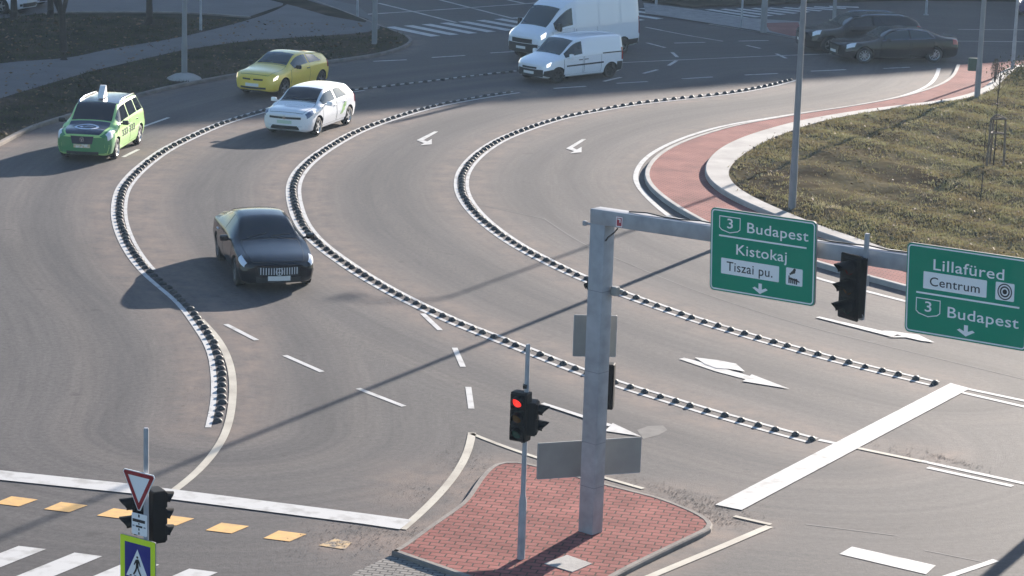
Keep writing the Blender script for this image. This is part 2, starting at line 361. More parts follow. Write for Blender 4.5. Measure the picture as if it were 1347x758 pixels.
# extra sand on the inside of the left-hand bend
insA = inside(np.vstack([cA, [g(480, 300)[:2]]]), P)
dust = np.maximum(dust, np.where(insA, .8 * ga(dA, .6, .7), 0))
# mud at the stop lines
for (px, py, s) in ((1240, 600, .55), (500, 708, 1.1), (450, 716, .6), (905, 655, .9), (575, 640, 1.3), (1195, 600, .8), (960, 690, .8)):
    c = np.array(g(px, py)[:2]); dust = np.maximum(dust, .9 * np.exp(-(np.linalg.norm(P - c, axis=1) / s) ** 2))
wear = np.clip(.75 * ga(dmin, 1.15, .32) + .65 * ga(dmin, 2.7, .38) - .1, 0, 1)
oil = np.clip(.75 * ga(dmin, 1.95, .45), 0, 1)
def arc(P_, c):
    D = np.full(len(P_), 1e9); S_ = np.zeros(len(P_)); acc = 0.0
    for i in range(len(c) - 1):
        a = c[i]; d = c[i + 1] - a; L = math.sqrt(d @ d) + 1e-9; t = np.clip(((P_ - a) @ d) / L / L, 0, 1); e = np.linalg.norm(P_ - a - t[:, None] * d, axis=1)
        k_ = e < D; D[k_] = e[k_]; S_[k_] = acc + t[k_] * L; acc += L
    return S_
lane_s = P[:, 1].copy(); which = np.argmin(np.stack([dA, dB, dC, dO]), 0)
for k_, c in enumerate((cA, cB, cC, cO)):
    q = near & (which == k_); lane_s[q] = arc(P[q], c) + 40 * k_
for n_, a_ in (('dust', dust), ('wear', wear), ('oil', oil), ('lane_d', dmin), ('lane_s', lane_s)):
    at = me.attributes.new(n_, 'FLOAT', 'POINT'); at.data.foreach_set('value', a_.astype(np.float32))
me.materials.append(M_asph); road = bpy.data.objects.new('road', me); COL.objects.link(road); tag(road, kind='structure')

# ------------------------------------------------------------------ painted markings
ln = MB()
ribbon(ln, cA[: int(len(cA) * .70)], .09, off=.16); ribbon(ln, cA, .115, off=-.165)
ribbon(ln, cB, .10, off=.165); ribbon(ln, cB, .10, off=-.165)
ribbon(ln, cC, .10, off=.165); ribbon(ln, cC, .10, off=-.165)
ribbon(ln, cF, .12, off=-.16)
ribbon(ln, cO, .15)
# double lines beyond the right stop line
dash_px(ln, (1268, 511), (1420, 543), .13); dash_px(ln, (1262, 516), (1420, 552), .13)
dash_px(ln, (1212, 607), (1347, 636.5), .13); dash_px(ln, (1220, 615.5), (1332, 640), .13); dash_px(ln, (1347, 636.5), (1420, 652), .13)
quad_px(ln, [(1104, 729.4), (1120.7, 719.7), (1231, 744.5), (1218, 756)])
dash_px(ln, (1246, 759), (1310, 737.5), .13); dash_px(ln, (1246, 759), (1180, 782), .13)
dash_px(ln, (1077, 579), (1120, 588), .13)
tag(ln.build('lane_lines', M_line), kind='structure')
cr_ = MB()
ribbon(cr_, cAr, .15, z=.012)
ribbon(cr_, gpath([(621, 570), (617, 593), (604, 618.5), (588, 640), (566, 664), (540, 688), (529, 697)]), .15, z=.012)
ribbon(cr_, gpath([(620, 571), (657, 586.5), (707, 603.5), (750, 616), (794, 628.7), (846, 643.5)]), .10, z=.012)
ribbon(cr_, gpath([(790, 787), (860, 757), (940, 724), (1012, 693)]), .15, z=.012)
dash_px(cr_, (1014, 691), (966, 680), .10, z=.016)
dash_px(cr_, (1118, 588), (1212, 607.5), .12, z=.012)
tag(cr_.build('edge_lines', M_cream), kind='structure')
st = MB()
quad_px(st, [(1250.5, 504.8), (1276, 512), (975.7, 672), (941, 665)], z=.016)
quad_px(st, [(-60, 613.6), (0, 619.8), (171, 637.5), (237.4, 646), (480, 676.7), (542, 685), (526, 697.5), (480, 690.6), (220, 657), (171, 650), (0, 632.3), (-60, 626)], z=.016)
tag(st.build('stop_lines', M_line), kind='structure')
da = MB()
for a, b in (((297, 427), (337.5, 448)), ((374.6, 468), (423.7, 489.6)), ((471, 511.5), (531.4, 535)), ((188, 167), (222, 155)), ((162, 207), (182, 197))): dash_px(da, a, b, .12)
for a, b in (((556, 413), (579, 434.8)), ((598, 458), (609, 483)), ((616, 509.5), (620, 538))): dash_px(da, a, b, .12)
for a, b in (((491, 81), (535, 79)), ((568, 76), (611.6, 73.3)), ((645, 70), (680, 68)), ((887, 57), (927.5, 56)), ((971, 54.4), (1011, 53.6)), ((728.5, 116.7), (770.6, 113.8)), ((811, 110), (852, 107.6)), ((897, 104), (937.6, 101.6)), ((979.7, 99), (1023, 97)), ((1066.7, 94), (1113, 92)), ((1162, 90.5), (1197, 88.7))): dash_px(da, a, b, .13)
for a, b in (((850.5, 56.6), (875, 63)), ((884, 69), (891, 75.5)), ((890, 80), (879.5, 86.5)), ((865, 92), (846, 97)), ((817, 102), (794, 107.4)), ((982, 60), (1000, 64)), ((1021, 71), (1034, 77))): dash_px(da, a, b, .14)
tag(da.build('lane_dashes', M_line), kind='structure')
fl = MB()
for pts, wd in (([(640, 97), (683, 93.5), (760, 87), (820, 82.7), (1000, 74.5), (1041, 73), (1110, 70.5)], .12), ([(849, 36), (900, 46), (951, 54.6)], .13), ([(460, 20.5), (580, 13), (700, 4.5), (760, 0)], .18), ([(498, 4.5), (545, 16), (600, 30)], .18), ([(578, 0), (625, 12), (676, 25)], .18), ([(667, 0), (690, 5)], .18), ([(500, 35.6), (533.6, 48)], .14), ([(1260, 39), (1400, 40)], .1), ([(1230, 54), (1400, 56)], .1), ([(932.7, 32), (1018, 45.5), (1056, 53)], .16)):
    ribbon(fl, gpath(pts, smooth=0) if len(pts) > 2 else np.array([g(*p)[:2] for p in pts]), wd)
for i in range(8):
    if i == 6: continue
tag(fl.build('far_lane_lines', M_oldline), kind='structure')
# zebra crossings
zb = MB()
z_dir = np.array((g(0, 747) - g(60.5, 723))[:2]); z_dir /= np.linalg.norm(z_dir)
tl = [(24.6, 718.8), (98, 727.6), (172, 737.8), (249, 748.7), (327, 759), (-50, 710)]; tr = [(60.5, 723), (134.5, 732.4), (209.5, 743.5), (286.6, 753.5), (366, 764), (-13, 714)]
for a, b in zip(tl, tr):
    A = np.array(g(*a)[:2]); B = np.array(g(*b)[:2])
    zb.add([(*A, .008), (*B, .008), (*(B + z_dir * 3.6), .008), (*(A + z_dir * 3.6), .008)], [(0, 1, 2, 3)])
for i in range(16):
    dash_px(zb, (513 + 23.7 * i, 35.6 - 1.75 * i), (573 + 24.6 * i, 48 - 1.9 * i), .48)
for i in range(10):
    dash_px(zb, (911 + 20 * i, 13.2 - .5 * i), (981 + 16.5 * i, 24.3 - 1.6 * i), .42)
tag(zb.build('zebra_crossings', M_line), kind='structure')
# yellow squares of the cycle crossing
ysq = MB(); sq0 = [np.array(g(*p)[:2]) for p in ((57.8, 670.3), (80.3, 660.9), (115.3, 665.3), (90.7, 674.4))]
for cx, cy in ((-52, 652), (20.5, 660), (86, 667.6), (155.5, 676), (226.3, 685), (298.5, 695.2), (374.3, 705.7)):
    d = np.array(g(cx, cy)[:2]) - np.array(g(86, 667.6)[:2]); ysq.add([(*(p + d), .008) for p in sq0], [(0, 1, 2, 3)])
tag(ysq.build('cycle_crossing_squares', M_yellow), kind='structure')
ysd = MB(); quad_px(ysd, [(418.8, 718), (441, 709), (463, 714), (453.5, 723.4)])
tag(ysd.build('dirty_crossing_square', mat('mud_covered_yellow_paint', (.50, .34, .17), .8, noise=(7, (.17, .14, .115), .38, .6))), kind='structure')
# lane arrows
ar = MB()
for poly in ([(893, 473), (900, 471.3), (948, 484.3), (992, 497), (986, 501), (942, 489.5)], [(977, 502.5), (989, 493.5), (1038.5, 512.5)], [(914, 471.3), (944, 475), (968, 479.6), (980, 490), (958, 486.5), (942, 485.5), (928, 480.5)],
             [(1073, 418.6), (1078, 417.6), (1180, 441), (1174, 444.6)], [(1160, 436), (1172, 436.6), (1208, 441.5), (1229, 451.5), (1212, 449.5), (1192, 445), (1168, 444.7), (1186, 442.5)],
             [(548, 185), (571, 173.6), (576.5, 173.6), (557, 185), (563, 187), (558, 189)], [(568, 183.6), (568, 190.5), (552.5, 192)],
             [(744.5, 196), (765.5, 183.6), (771, 183.6), (753.5, 195), (759.5, 197.7), (755.5, 199.5)], [(765, 194), (765, 201), (749.5, 202.7)],
             [(711, 532.5), (716, 531), (806, 560), (800, 562)], [(796, 568), (806, 557.6), (843, 575)]):
    quad_px(ar, poly, z=.012 if len(poly) == 6 else .016 if len(poly) == 3 else .020)
tag(ar.build('lane_arrows', M_line), kind='structure')
sm = MB()
for pts in ([(600, 262), (716, 288)], [(716, 288), (762.6, 318.7), (809, 339), (870, 365), (939.7, 391), (1064, 430), (1190, 461), (1347, 499)], [(1215, 724), (1300, 741)], [(1060, 690), (1180, 705)]):
    ribbon(sm, gpath(pts), .035, z=.004)
tag(sm.build('tar_seams', M_seam), kind='structure')

rp = MB(); quad_px(rp, [(838, 566), (852, 561), (872, 560), (878, 566), (866, 573), (846, 578)], z=.004)
tag(rp.build('asphalt_repair', mat('pale_asphalt_repair', (.15, .14, .135), .85, noise=(4, (.10, .095, .092)))), kind='structure')
# ------------------------------------------------------------------ kerbs, pavings and banks
def wall_strip(mb, c, w0, w1, z0, z1):
    """kerb profile along a path: offsets w0..w1, from z0 up to z1, with a chamfered edge"""
    prof = [(w0, z0), (w0, z1 - .02), (w0 + .02 * np.sign(w1 - w0), z1), (w1, z1), (w1, z0)]
    n = normals2(c); k = len(c); m = len(prof); vs = []
    for o, z in prof: vs += [(c[i, 0] + n[i, 0] * o, c[i, 1] + n[i, 1] * o, z) for i in range(k)]
    mb.add(vs, [(j * k + i, j * k + i + 1, (j + 1) * k + i + 1, (j + 1) * k + i) for j in range(m - 1) for i in range(k - 1)])
def fill(name, loop, z, m):
    bm = bmesh.new(); vs = [bm.verts.new((p[0], p[1], z)) for p in loop]
    es = [bm.edges.new((vs[i], vs[(i + 1) % len(vs)])) for i in range(len(vs))]
    bmesh.ops.triangle_fill(bm, edges=es, use_beauty=True)
    bmesh.ops.recalc_face_normals(bm, faces=bm.faces)
    for f in bm.faces:
        if f.normal.z < 0: f.normal_flip()
    me = bpy.data.meshes.new(name); bm.to_mesh(me); bm.free(); return link_mesh(name, me, m)
# red cycle path between the outer kerb cK and the bank kerb cI
kb = MB(); wall_strip(kb, cK, 0, .14, 0, .13)
tag(kb.build('kerb', M_conc), kind='structure')
red = np.vstack([offs(cK, .13), cI[::-1]])
tag(fill('cycle_path', red, .115, M_paver2), kind='structure')
# bank kerb: wide concrete top that widens at the bend
tI = np.linspace(0, 1, len(cI)); wI = .42 + .5 * np.exp(-((tI - .56) / .12) ** 2)
nI = normals2(cI); sgn = 1.0
probe = cI[len(cI) // 2] + nI[len(cI) // 2] * 1.0
bank_ref = np.array(g(1100, 230)[:2])
if np.linalg.norm(cI[len(cI) // 2] + nI[len(cI) // 2] - bank_ref) > np.linalg.norm(cI[len(cI) // 2] - nI[len(cI) // 2] - bank_ref): sgn = -1.0
inner = cI + nI * (sgn * wI)[:, None]
bk = MB(); k = len(cI)
rows = [(cI, 0.0), (cI, bank_z - .03), (cI + nI * sgn * .03, bank_z), (inner, bank_z + .01), (inner, 0.0)]
bk.add([(p[0], p[1], z) for c_, z in rows for p in c_], [(j * k + i, j * k + i + 1, (j + 1) * k + i + 1, (j + 1) * k + i) for j in range(4) for i in range(k - 1)])
tag(bk.build('bank_kerb', M_conc), kind='structure')
bank = np.vstack([inner, [(60, inner[-1][1]), (60, inner[0][1])]])
tag(fill('bank_soil', bank, bank_z - .02, M_soil), kind='structure')
# undulating grass surface and blades on it
def hills(p): return bank_z + .02 + .09 * (1 + np.sin(p[:, 0] * .9 + 1.1 * np.sin(p[:, 1] * .31))) * (.5 + .5 * np.sin(p[:, 1] * .55 + p[:, 0] * .3)) * .5 + .05 * np.sin(p[:, 0] * 2.3 + p[:, 1] * 1.7)
def rough_grid(name, poly, step, bb, m, hfun, fade_to):
    gx, gy = np.meshgrid(np.arange(bb[0], bb[1], step), np.arange(bb[2], bb[3], step)); q = np.stack([gx.ravel(), gy.ravel()], 1)
    q += RNG.uniform(-.25, .25, q.shape) * step
    ok = inside(poly, q); lp = np.vstack([poly, poly[:1]]); ds = np.full(len(q), 0.); ds[ok] = pdist(q[ok], lp)
    f_ = np.clip(ds / 1.2, 0, 1); z = fade_to * (1 - f_) + f_ * (hfun(q) + RNG.normal(0, .025, len(q)))
    id_ = np.arange(len(q)).reshape(gx.shape); fc = np.stack([id_[:-1, :-1], id_[:-1, 1:], id_[1:, 1:], id_[1:, :-1]], -1).reshape(-1, 4)
    fc = fc[ok[fc].all(1)]
    used = np.unique(fc); mp = -np.ones(len(q), int); mp[used] = np.arange(len(used))
    me = bpy.data.meshes.new(name); me.from_pydata(np.c_[q, z][used].tolist(), [], mp[fc].tolist()); me.update()
    for p_ in me.polygons: p_.use_smooth = True
    o = link_mesh(name, me, m); return o
tag(rough_grid('bank_ground', bank, .3, (3, 34, 40, 106), M_soil, hills, bank_z - .005), kind='structure')
def blades(name, poly, bb, n, hfun, hgt, m, edge=None, dens=None):
    q = np.stack([RNG.uniform(bb[0], bb[1], n), RNG.uniform(bb[2], bb[3], n)], 1); q = q[inside(poly, q)]
    if dens is not None: q = q[RNG.random(len(q)) < dens(q)]
    lp = np.vstack([poly, poly[:1]]); ds = pdist(q, lp); q = q[ds > .06]; ds = ds[ds > .06]
    f_ = np.clip(ds / 1.2, 0, 1); z = bank_z * (1 - f_) + f_ * hfun(q) if edge is None else np.full(len(q), edge)
    k = 4; q = np.repeat(q, k, 0) + RNG.normal(0, .07, (len(q) * k, 2)); z = np.repeat(z, k) - .02; m_ = len(q)
    a = RNG.uniform(0, 2 * np.pi, m_); h = hgt * RNG.uniform(.45, 1.3, m_); wd = RNG.uniform(.012, .03, m_)
    dx = np.stack([np.cos(a), np.sin(a)], 1); ln_ = RNG.normal(0, .55, (m_, 2)) * h[:, None]
    A = np.c_[q + dx * wd[:, None], z]; B = np.c_[q - dx * wd[:, None], z]; C_ = np.c_[q + ln_, z + h]
    V = np.stack([A, B, C_], 1).reshape(-1, 3)
    me = bpy.data.meshes.new(name); me.vertices.add(len(V)); me.vertices.foreach_set('co', V.ravel()); me.loops.add(len(V)); me.loops.foreach_set('vertex_index', np.arange(len(V)))
    me.polygons.add(m_); me.polygons.foreach_set('loop_start', np.arange(0, len(V), 3)); me.update(calc_edges=True)
    return tag(link_mesh(name, me, m), kind='stuff')
soilpatch = [np.array(g(*p)[:2]) for p in ((1075, 250), (1130, 235), (1180, 250), (1240, 190), (985, 240), (1010, 300))]
def bank_dens(q):
    d = np.ones(len(q)) * .95
    for c, s in zip(soilpatch, (1.6, 1.6, 1.3, 1.0, .9, 1.2)): d -= .8 * np.exp(-(np.linalg.norm((q - c) * [1, .35], axis=1) / s) ** 2)
    return np.clip(d, .08, 1)
blades('grass', bank, (3, 26, 40, 100), 170000, hills, .085, M_blade, dens=bank_dens)
def leaves(name, poly, bb, n, zf, m, s=.05):
    q = np.stack([RNG.uniform(bb[0], bb[1], n), RNG.uniform(bb[2], bb[3], n)], 1); q = q[inside(poly, q)]
    mb = MB(); z = zf(q)
    for (x, y), zz in zip(q, z):
        a = random.uniform(0, 6.28); l = s * random.uniform(.6, 1.4); t = random.uniform(-.5, .5)
        c, s_ = math.cos(a) * l, math.sin(a) * l
        mb.add([(x - c, y - s_, zz), (x + s_ * .5, y - c * .5, zz + t * l), (x + c, y + s_, zz + .02), (x - s_ * .5, y + c * .5, zz - t * l + .01)], [(0, 1, 2, 3)])
    return tag(mb.build(name, m), kind='stuff')
leaves('fallen_leaves', bank, (3, 26, 40, 100), 5000, lambda q: hills(q) + .09, M_leaf)

# left verge with footpath and parking area
vk = MB(); wall_strip(vk, cV, 0, .14, 0, .11)
tag(vk.build('verge_kerb', M_concd), kind='structure')
sv = 1.0
verge = np.vstack([offs(cV, .13), [(-70, 160), (-70, cV[0][1])]])
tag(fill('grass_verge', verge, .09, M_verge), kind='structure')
pth_u = [(-120, 110), (0, 87), (87, 80), (145, 68), (238, 52), (328, 29), (372, 12), (395, -6)]
pth_l = [(470, 10), (500, 38), (480, 46), (430, 50), (340, 56), (290, 62), (238, 70), (186, 82), (122, 97), (58, 116), (0, 133.6), (-120, 175)]
pl_u = gpath(pth_u, smooth=1); pl_l = gpath(pth_l, smooth=1)
tag(fill('footpath', np.vstack([pl_u, pl_l]), .10, M_path), kind='structure')
tag(fill('parking_area', np.array([g(x, y)[:2] for x, y in ((-80, 32), (0, 28), (60, 20), (90, 19), (200, 19), (328, 25), (372, 10), (380, -40), (-80, -40))]), .104, M_path), kind='structure')
pk = MB(); wall_strip(pk, gpath([(60, 22.5), (90, 20.5), (200, 20.5), (260, 22), (328, 27)], smooth=0), 0, .16, .05, .16)
tag(pk.build('parking_kerb', M_concd), kind='structure')
tag(fill('verge_strip', np.array([g(x, y)[:2] for x, y in ((370, -5), (400, 2), (444, 15.6), (485, 29), (480, 33), (430, 24), (390, 12), (350, 2))]), .108, M_verge), kind='structure')
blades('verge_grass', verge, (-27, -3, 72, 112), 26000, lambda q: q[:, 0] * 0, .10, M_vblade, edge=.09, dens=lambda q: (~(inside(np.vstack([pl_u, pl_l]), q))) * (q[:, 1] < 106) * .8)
leaves('leaf_litter', verge, (-27, -3, 72, 106), 2500, lambda q: q[:, 0] * 0 + .13, M_leaf, .07)
# far pavement with pink paving and hedge ground
tag(fill('far_pavement', np.array([g(x, y)[:2] for x, y in ((846, 5), (905, 12.5), (980, 25), (1054, 30), (1054, 53), (1018, 45.5), (932.7, 32), (849, 19))]), .05, M_greypave), kind='structure')
tag(fill('far_red_paving', np.array([g(x, y)[:2] for x, y in ((1006, 32), (1050, 31), (1056, 50), (1040, 49), (1012, 42))]), .054, M_paver2), kind='structure')
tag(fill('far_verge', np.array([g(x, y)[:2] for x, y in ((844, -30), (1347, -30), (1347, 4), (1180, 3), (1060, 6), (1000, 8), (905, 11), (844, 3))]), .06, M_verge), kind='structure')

# triangular island with kerb, pavers, plate
isl = resample(cr(np.vstack([island, island[:1]]), 5), .25)
ik = MB(); n_in = normals2(isl); cen = island.mean(0)
s_in = 1.0 if ((cen - isl[4]) @ n_in[4]) > 0 else -1.0
wall_strip(ik, isl, 0, s_in * .10, 0, .085)
tag(ik.build('island_kerb', M_concd), kind='structure')
tag(fill('traffic_island', offs(isl, s_in * .09)[:-1], .078, M_paver), kind='structure')
tag(fill('grey_ramp', np.array([g(x, y)[:2] for x, y in ((513, 732), (582, 745), (690, 762), (660, 800), (440, 772), (470, 752))]), .012, M_paverg), kind='structure')
pt = MB(); c4 = [g(x, y, .08) for x, y in ((716, 742), (746, 730.7), (779, 742), (753, 753))]
pt.prism([p[:2] for p in c4], .07, .09)
pl = tag(pt.build('inspection_cover', M_conc), 'square concrete inspection cover let into the red pavers beside the gantry column', 'cover')

# loose gravel and mud swept against the island and line ends
gv = MB()
def stones(px, py, sx, sy, n, rot=0):
    c = g(px, py)
    for _ in range(int(n * 1.7)):
        a, b = random.gauss(0, sx), random.gauss(0, sy); x = c.x + a * math.cos(rot) - b * math.sin(rot); y = c.y + a * math.sin(rot) + b * math.cos(rot)
        s = random.uniform(.005, .015); h = s * random.uniform(.15, .4)
        gv.add([(x + s, y, .01), (x, y + s, .01), (x - s, y, .01), (x, y - s, .01), (x, y, .01 + h * 1.3)], [(0, 1, 4), (1, 2, 4), (2, 3, 4), (3, 0, 4)])
stones(893, 650, .9, .16, 320, R(-42)); stones(925, 668, .5, .2, 260, R(-42)); stones(950, 685, .3, .25, 160); stones(880, 664, .7, .1, 180, R(-42))
stones(1243, 604, .4, .1, 160, R(-45)); stones(1200, 600, .6, .12, 90, R(-45)); stones(505, 700, .6, .25, 220); stones(460, 715, .5, .2, 140); stones(560, 650, .5, .4, 120)
stones(420, 735, .7, .3, 70); stones(250, 520, .3, 1.2, 60); stones(615, 610, .3, .6, 120, R(30))
tag(gv.build('loose_gravel', M_stone), kind='stuff')

# rubber domes of the lane dividers: every one a thing
dm = MB(); prof = [(.0, .095)] + [(.098 * math.sin(t), .095 * math.cos(t)) for t in np.linspace(.25, 1.45, 6)] + [(.102, .0)]
dm.lathe(prof[1:], n=14); dm.add([(.098 * math.sin(.25) * math.cos(2 * math.pi * i / 14), .098 * math.sin(.25) * math.sin(2 * math.pi * i / 14), .095 * math.cos(.25)) for i in range(14)], [tuple(range(14))])
spots = []
for c, lb, gp in ((cB[1:], 'small black rubber dome of the middle divider row between white lines', 'rubber domes of the middle divider row'),
                  (cC[1:], 'small black rubber dome of the right divider row nearest the red path', 'rubber domes of the right divider row'),
                  (cA[:-1], 'small black rubber dome of the left divider row beside taxi and black saloon', 'rubber domes of the left divider row')):
    q_ = resample(c, .43); n_ = normals2(q_); spots += [(p, lb, gp, math.atan2(-n_[i][0], n_[i][1])) for i, p in enumerate(q_)]
spots += [(p, None, None, 0) for p in resample(cF, .45)]
spots.sort(key=lambda q: (q[1] is None, np.linalg.norm(q[0])))
dome0 = None; fd = MB()
for i, (p, lb, gp, az_) in enumerate(spots):
    if i >= 298 or lb is None:
        fd.lathe(prof[1:], M=Matrix.Translation((p[0], p[1], .005)), n=10); fd.add([(p[0] + .024 * math.cos(k * .785), p[1] + .024 * math.sin(k * .785), .097) for k in range(8)], [tuple(range(8))]); continue
    if dome0 is None: dome0 = dm.build('divider_dome', M_rubber, smooth=40); o = dome0
    else: o = dome0.copy(); COL.objects.link(o)
    o.location = (p[0] + random.gauss(0, .012), p[1] + random.gauss(0, .012), .003); o.rotation_euler = (random.gauss(0, .05), random.gauss(0, .05), az_ + random.gauss(0, .12)); sc_ = random.uniform(.9, 1.05); o.scale = (sc_ * .78, sc_, sc_ * random.uniform(.82, .92))
    tag(o, lb, 'divider dome', gp)
print('domes', len(spots))
tag(fd.build('far_divider_domes', M_rubber), kind='stuff')

# ------------------------------------------------------------------ lettering
def text_mesh(txt, size, bold=.0, spacing=1.0):
    cu = bpy.data.curves.new('t', 'FONT'); cu.body = txt; cu.size = size; cu.offset = bold; cu.space_character = spacing; cu.resolution_u = 4
    o = bpy.data.objects.new('t', cu); COL.objects.link(o); dg = bpy.context.evaluated_depsgraph_get()
    me = bpy.data.meshes.new_from_object(o.evaluated_get(dg)); bpy.data.objects.remove(o); bpy.data.curves.remove(cu)
    return me
def put_text(name, txt, width, capx, y, M, m, parent, z, bold=.0, height=None, spacing=1.05):
    """word laid on a face: left edge capx, baseline y, scaled to the width and cap height"""
    me = text_mesh(txt, 1.0, bold, spacing); co = np.array([v.co[:] for v in me.vertices])
    x0, x1 = co[:, 0].min(), co[:, 0].max(); s = width / (x1 - x0); sy = s if height is None else height / .73
    for v in me.vertices: v.co = M @ Vector((capx + (v.co.x - x0) * s, y + v.co.y * sy, z))
    me.name = name; return link_mesh(name, me, m, parent)
def rrect(x0, y0, x1, y1, r, n=5):
    out = []
    for cx, cy, a in ((x1 - r, y1 - r, 0), (x0 + r, y1 - r, 90), (x0 + r, y0 + r, 180), (x1 - r, y0 + r, 270)):
        for i in range(n + 1): t = R(a + 90 * i / n); out.append((cx + r * math.cos(t), cy + r * math.sin(t)))
    return out
def ring_poly(mb, a, b, z, M):
    n = len(a); mb.add([M @ Vector((p[0], p[1], z)) for p in a] + [M @ Vector((p[0], p[1], z)) for p in b], [(i, (i + 1) % n, n + (i + 1) % n, n + i) for i in range(n)])
def flat(mb, pts, z, M): mb.add([M @ Vector((p[0], p[1], z)) for p in pts], [tuple(range(len(pts)))])
def shrink(pts, d):
    c = np.array(pts, float); out = []
    n = len(c); area = sum(c[i][0] * c[(i + 1) % n][1] - c[(i + 1) % n][0] * c[i][1] for i in range(n)); s = 1 if area > 0 else -1
    for i in range(n):
        e1 = c[i] - c[i - 1]; e2 = c[(i + 1) % n] - c[i]; e1 /= np.linalg.norm(e1) + 1e-9; e2 /= np.linalg.norm(e2) + 1e-9
        n1 = s * np.array([-e1[1], e1[0]]); n2 = s * np.array([-e2[1], e2[0]]); b = n1 + n2; b /= (1 + n1 @ n2); out.append(tuple(c[i] + d * b))
    return out
def face_matrix(az, tilt=0.0):
    """local x = right along az, y = up, z = out of the face; tilt turns it in its own plane"""
    d = Vector((math.cos(az), math.sin(az), 0)); u = Vector((0, 0, 1)); nrm = d.cross(u)
    M = Matrix((( d.x, u.x, nrm.x, 0), (d.y, u.y, nrm.y, 0), (d.z, u.z, nrm.z, 0), (0, 0, 0, 1)))
    return M @ Matrix.Rotation(tilt, 4, 'Z')

# ------------------------------------------------------------------ the sign gantry
GAZ = R(-41); GD = np.array([math.cos(GAZ), math.sin(GAZ)]); GE = np.array([-GD[1], GD[0]])
GC = np.array([1.45, 40.11]); gc = GC - GD * .15 + GE * .13; TILT = R(2.2)
gan = thing('sign_gantry', 'tall square steel gantry with long cantilever arm standing on the red brick island', 'gantry', (gc[0], gc[1], .078), GAZ)
col = MB(); col.box((0, 0, 2.6), (.30, .26, 5.2), ch=.004)
colo = col.build('column', M_galv, gan, 30)
for z in (.8, 1.55, 2.75, 4.1):
    b = MB(); b.box((0, 0, z), (.304, .264, .012)); b.build('weld_band', M_polegrey, colo)
arm = MB(); MA = Matrix.Translation((-.16, 0, 5.31)) @ Matrix.Rotation(-TILT, 4, 'Y')
arm.box((4.0, 0, 0), (8.0, .265, .245), M=MA, ch=.012)
armo = arm.build('arm', M_galv, gan, 30)
cb = MB(); cb.path([MA @ Vector((.7 + .35 * i, .02 * math.sin(i * 1.7), .135 + (.02 if i % 3 == 1 else 0))) for i in range(18)], .012, 6)
cb.build('cable', M_trim, gan)
stk = MB(); Mst = face_matrix(0) ; flat(stk, [(.38, 5.22), (.52, 5.225), (.52, 5.40), (.38, 5.395)], .137, Mst); so_ = stk.build('sticker', mat('red_sticker', (.45, .05, .07), .5), gan)
sk2 = MB()
ring_poly(sk2, [(.385, 5.225), (.515, 5.23), (.515, 5.395), (.385, 5.39)], [(.40, 5.24), (.50, 5.245), (.50, 5.38), (.40, 5.375)], .139, Mst)
flat(sk2, [(.41, 5.345), (.455, 5.345), (.455, 5.30), (.475, 5.30), (.475, 5.362), (.41, 5.362)], .139, Mst); sk2.build('sticker_mark', M_white, so_)
hk = MB(); hk.tube((-.16, -.05, 5.16), (-.28, -.10, 5.17), .02); hk.box((-.28, -.10, 5.17), (.07, .07, .08), ch=.015); hk.build('bracket', M_galv, gan)
cbl = MB(); cbl.path([(.16, -.1, 4.95), (.22, -.12, 5.02), (.35, -.13, 5.12), (.42, -.13, 5.2)], .012, 6); cbl.build('cable', M_trim, gan)

def gantry_face(s, z, out=.28):
    """point in front of the arm: s metres along it from the column's near corner"""
    q = GC + GD * s - GE * out * 1.0; return Vector((q[0], q[1], z))
def road_sign(name, label, s_left, zb, wd, ht):
    p = gantry_face(s_left, zb, .15); t = thing(name, label, 'road sign', p, 0)
    M = face_matrix(GAZ, TILT)
    pan = MB(); pan.prism(rrect(0, 0, wd, ht, .075), -.03, 0, M); pan.build('panel', M_signback, t)
    f = MB(); flat(f, rrect(.006, .006, wd - .006, ht - .006, .07), .003, M); fo = f.build('green_face', M_green, t)
    bd = MB(); a = rrect(.022, .022, wd - .022, ht - .022, .062); ring_poly(bd, a, shrink(a, .02), .006, M); bd.build('border', M_white, fo)
    br = MB()
    for x in (.35, wd - .35):
        br.box((x, ht * .5, -.06), (.06, ht * .9, .05), M=M); br.box((x, ht * .5, -.10), (.05, .34, .09), M=M)
    br.build('bracket', M_galv, t)
    return t, fo, M
def shield(mb, x, y, w_, h_, t, M):
    a = [(x, y + h_), (x, y + h_ * .28), (x + w_ * .12, y + h_ * .13), (x + w_ / 2, y), (x + w_ * .88, y + h_ * .13), (x + w_, y + h_ * .28), (x + w_, y + h_)]
    ring_poly(mb, a, shrink(a, t), .006, M)
def down_arrow(mb, x, y, w_, h_, M):
    flat(mb, [(x - w_ * .5, y + h_ * .48), (x - w_ * .36, y + h_ * .62), (x - w_ * .11, y + h_ * .44), (x - w_ * .11, y + h_), (x + w_ * .11, y + h_), (x + w_ * .11, y + h_ * .44), (x + w_ * .36, y + h_ * .62), (x + w_ * .5, y + h_ * .48), (x, y)], .006, M)
SW, SH = 1.96, 1.29
t, fo, M = road_sign('direction_sign', 'green direction sign reading Budapest, Kistokaj and Tiszai pu. on the gantry arm', 2.25, 4.655, SW, SH)
u, v = lambda x: x * SW, lambda y: y * SH
sh = MB(); shield(sh, u(.085), v(.715), u(.205), v(.20), .014, M); sh.build('shield', M_white, fo)
put_text('lettering', '3', u(.055), u(.162), v(.775), M, M_white, fo, .0065, .008, .155)
put_text('lettering', 'Budapest', u(.575), u(.355), v(.755), M, M_white, fo, .0065, .007, .165)
rl = MB(); flat(rl, [(u(.085), v(.665)), (u(.915), v(.665)), (u(.915), v(.685)), (u(.085), v(.685))], .006, M); rl.build('divider_line', M_white, fo)
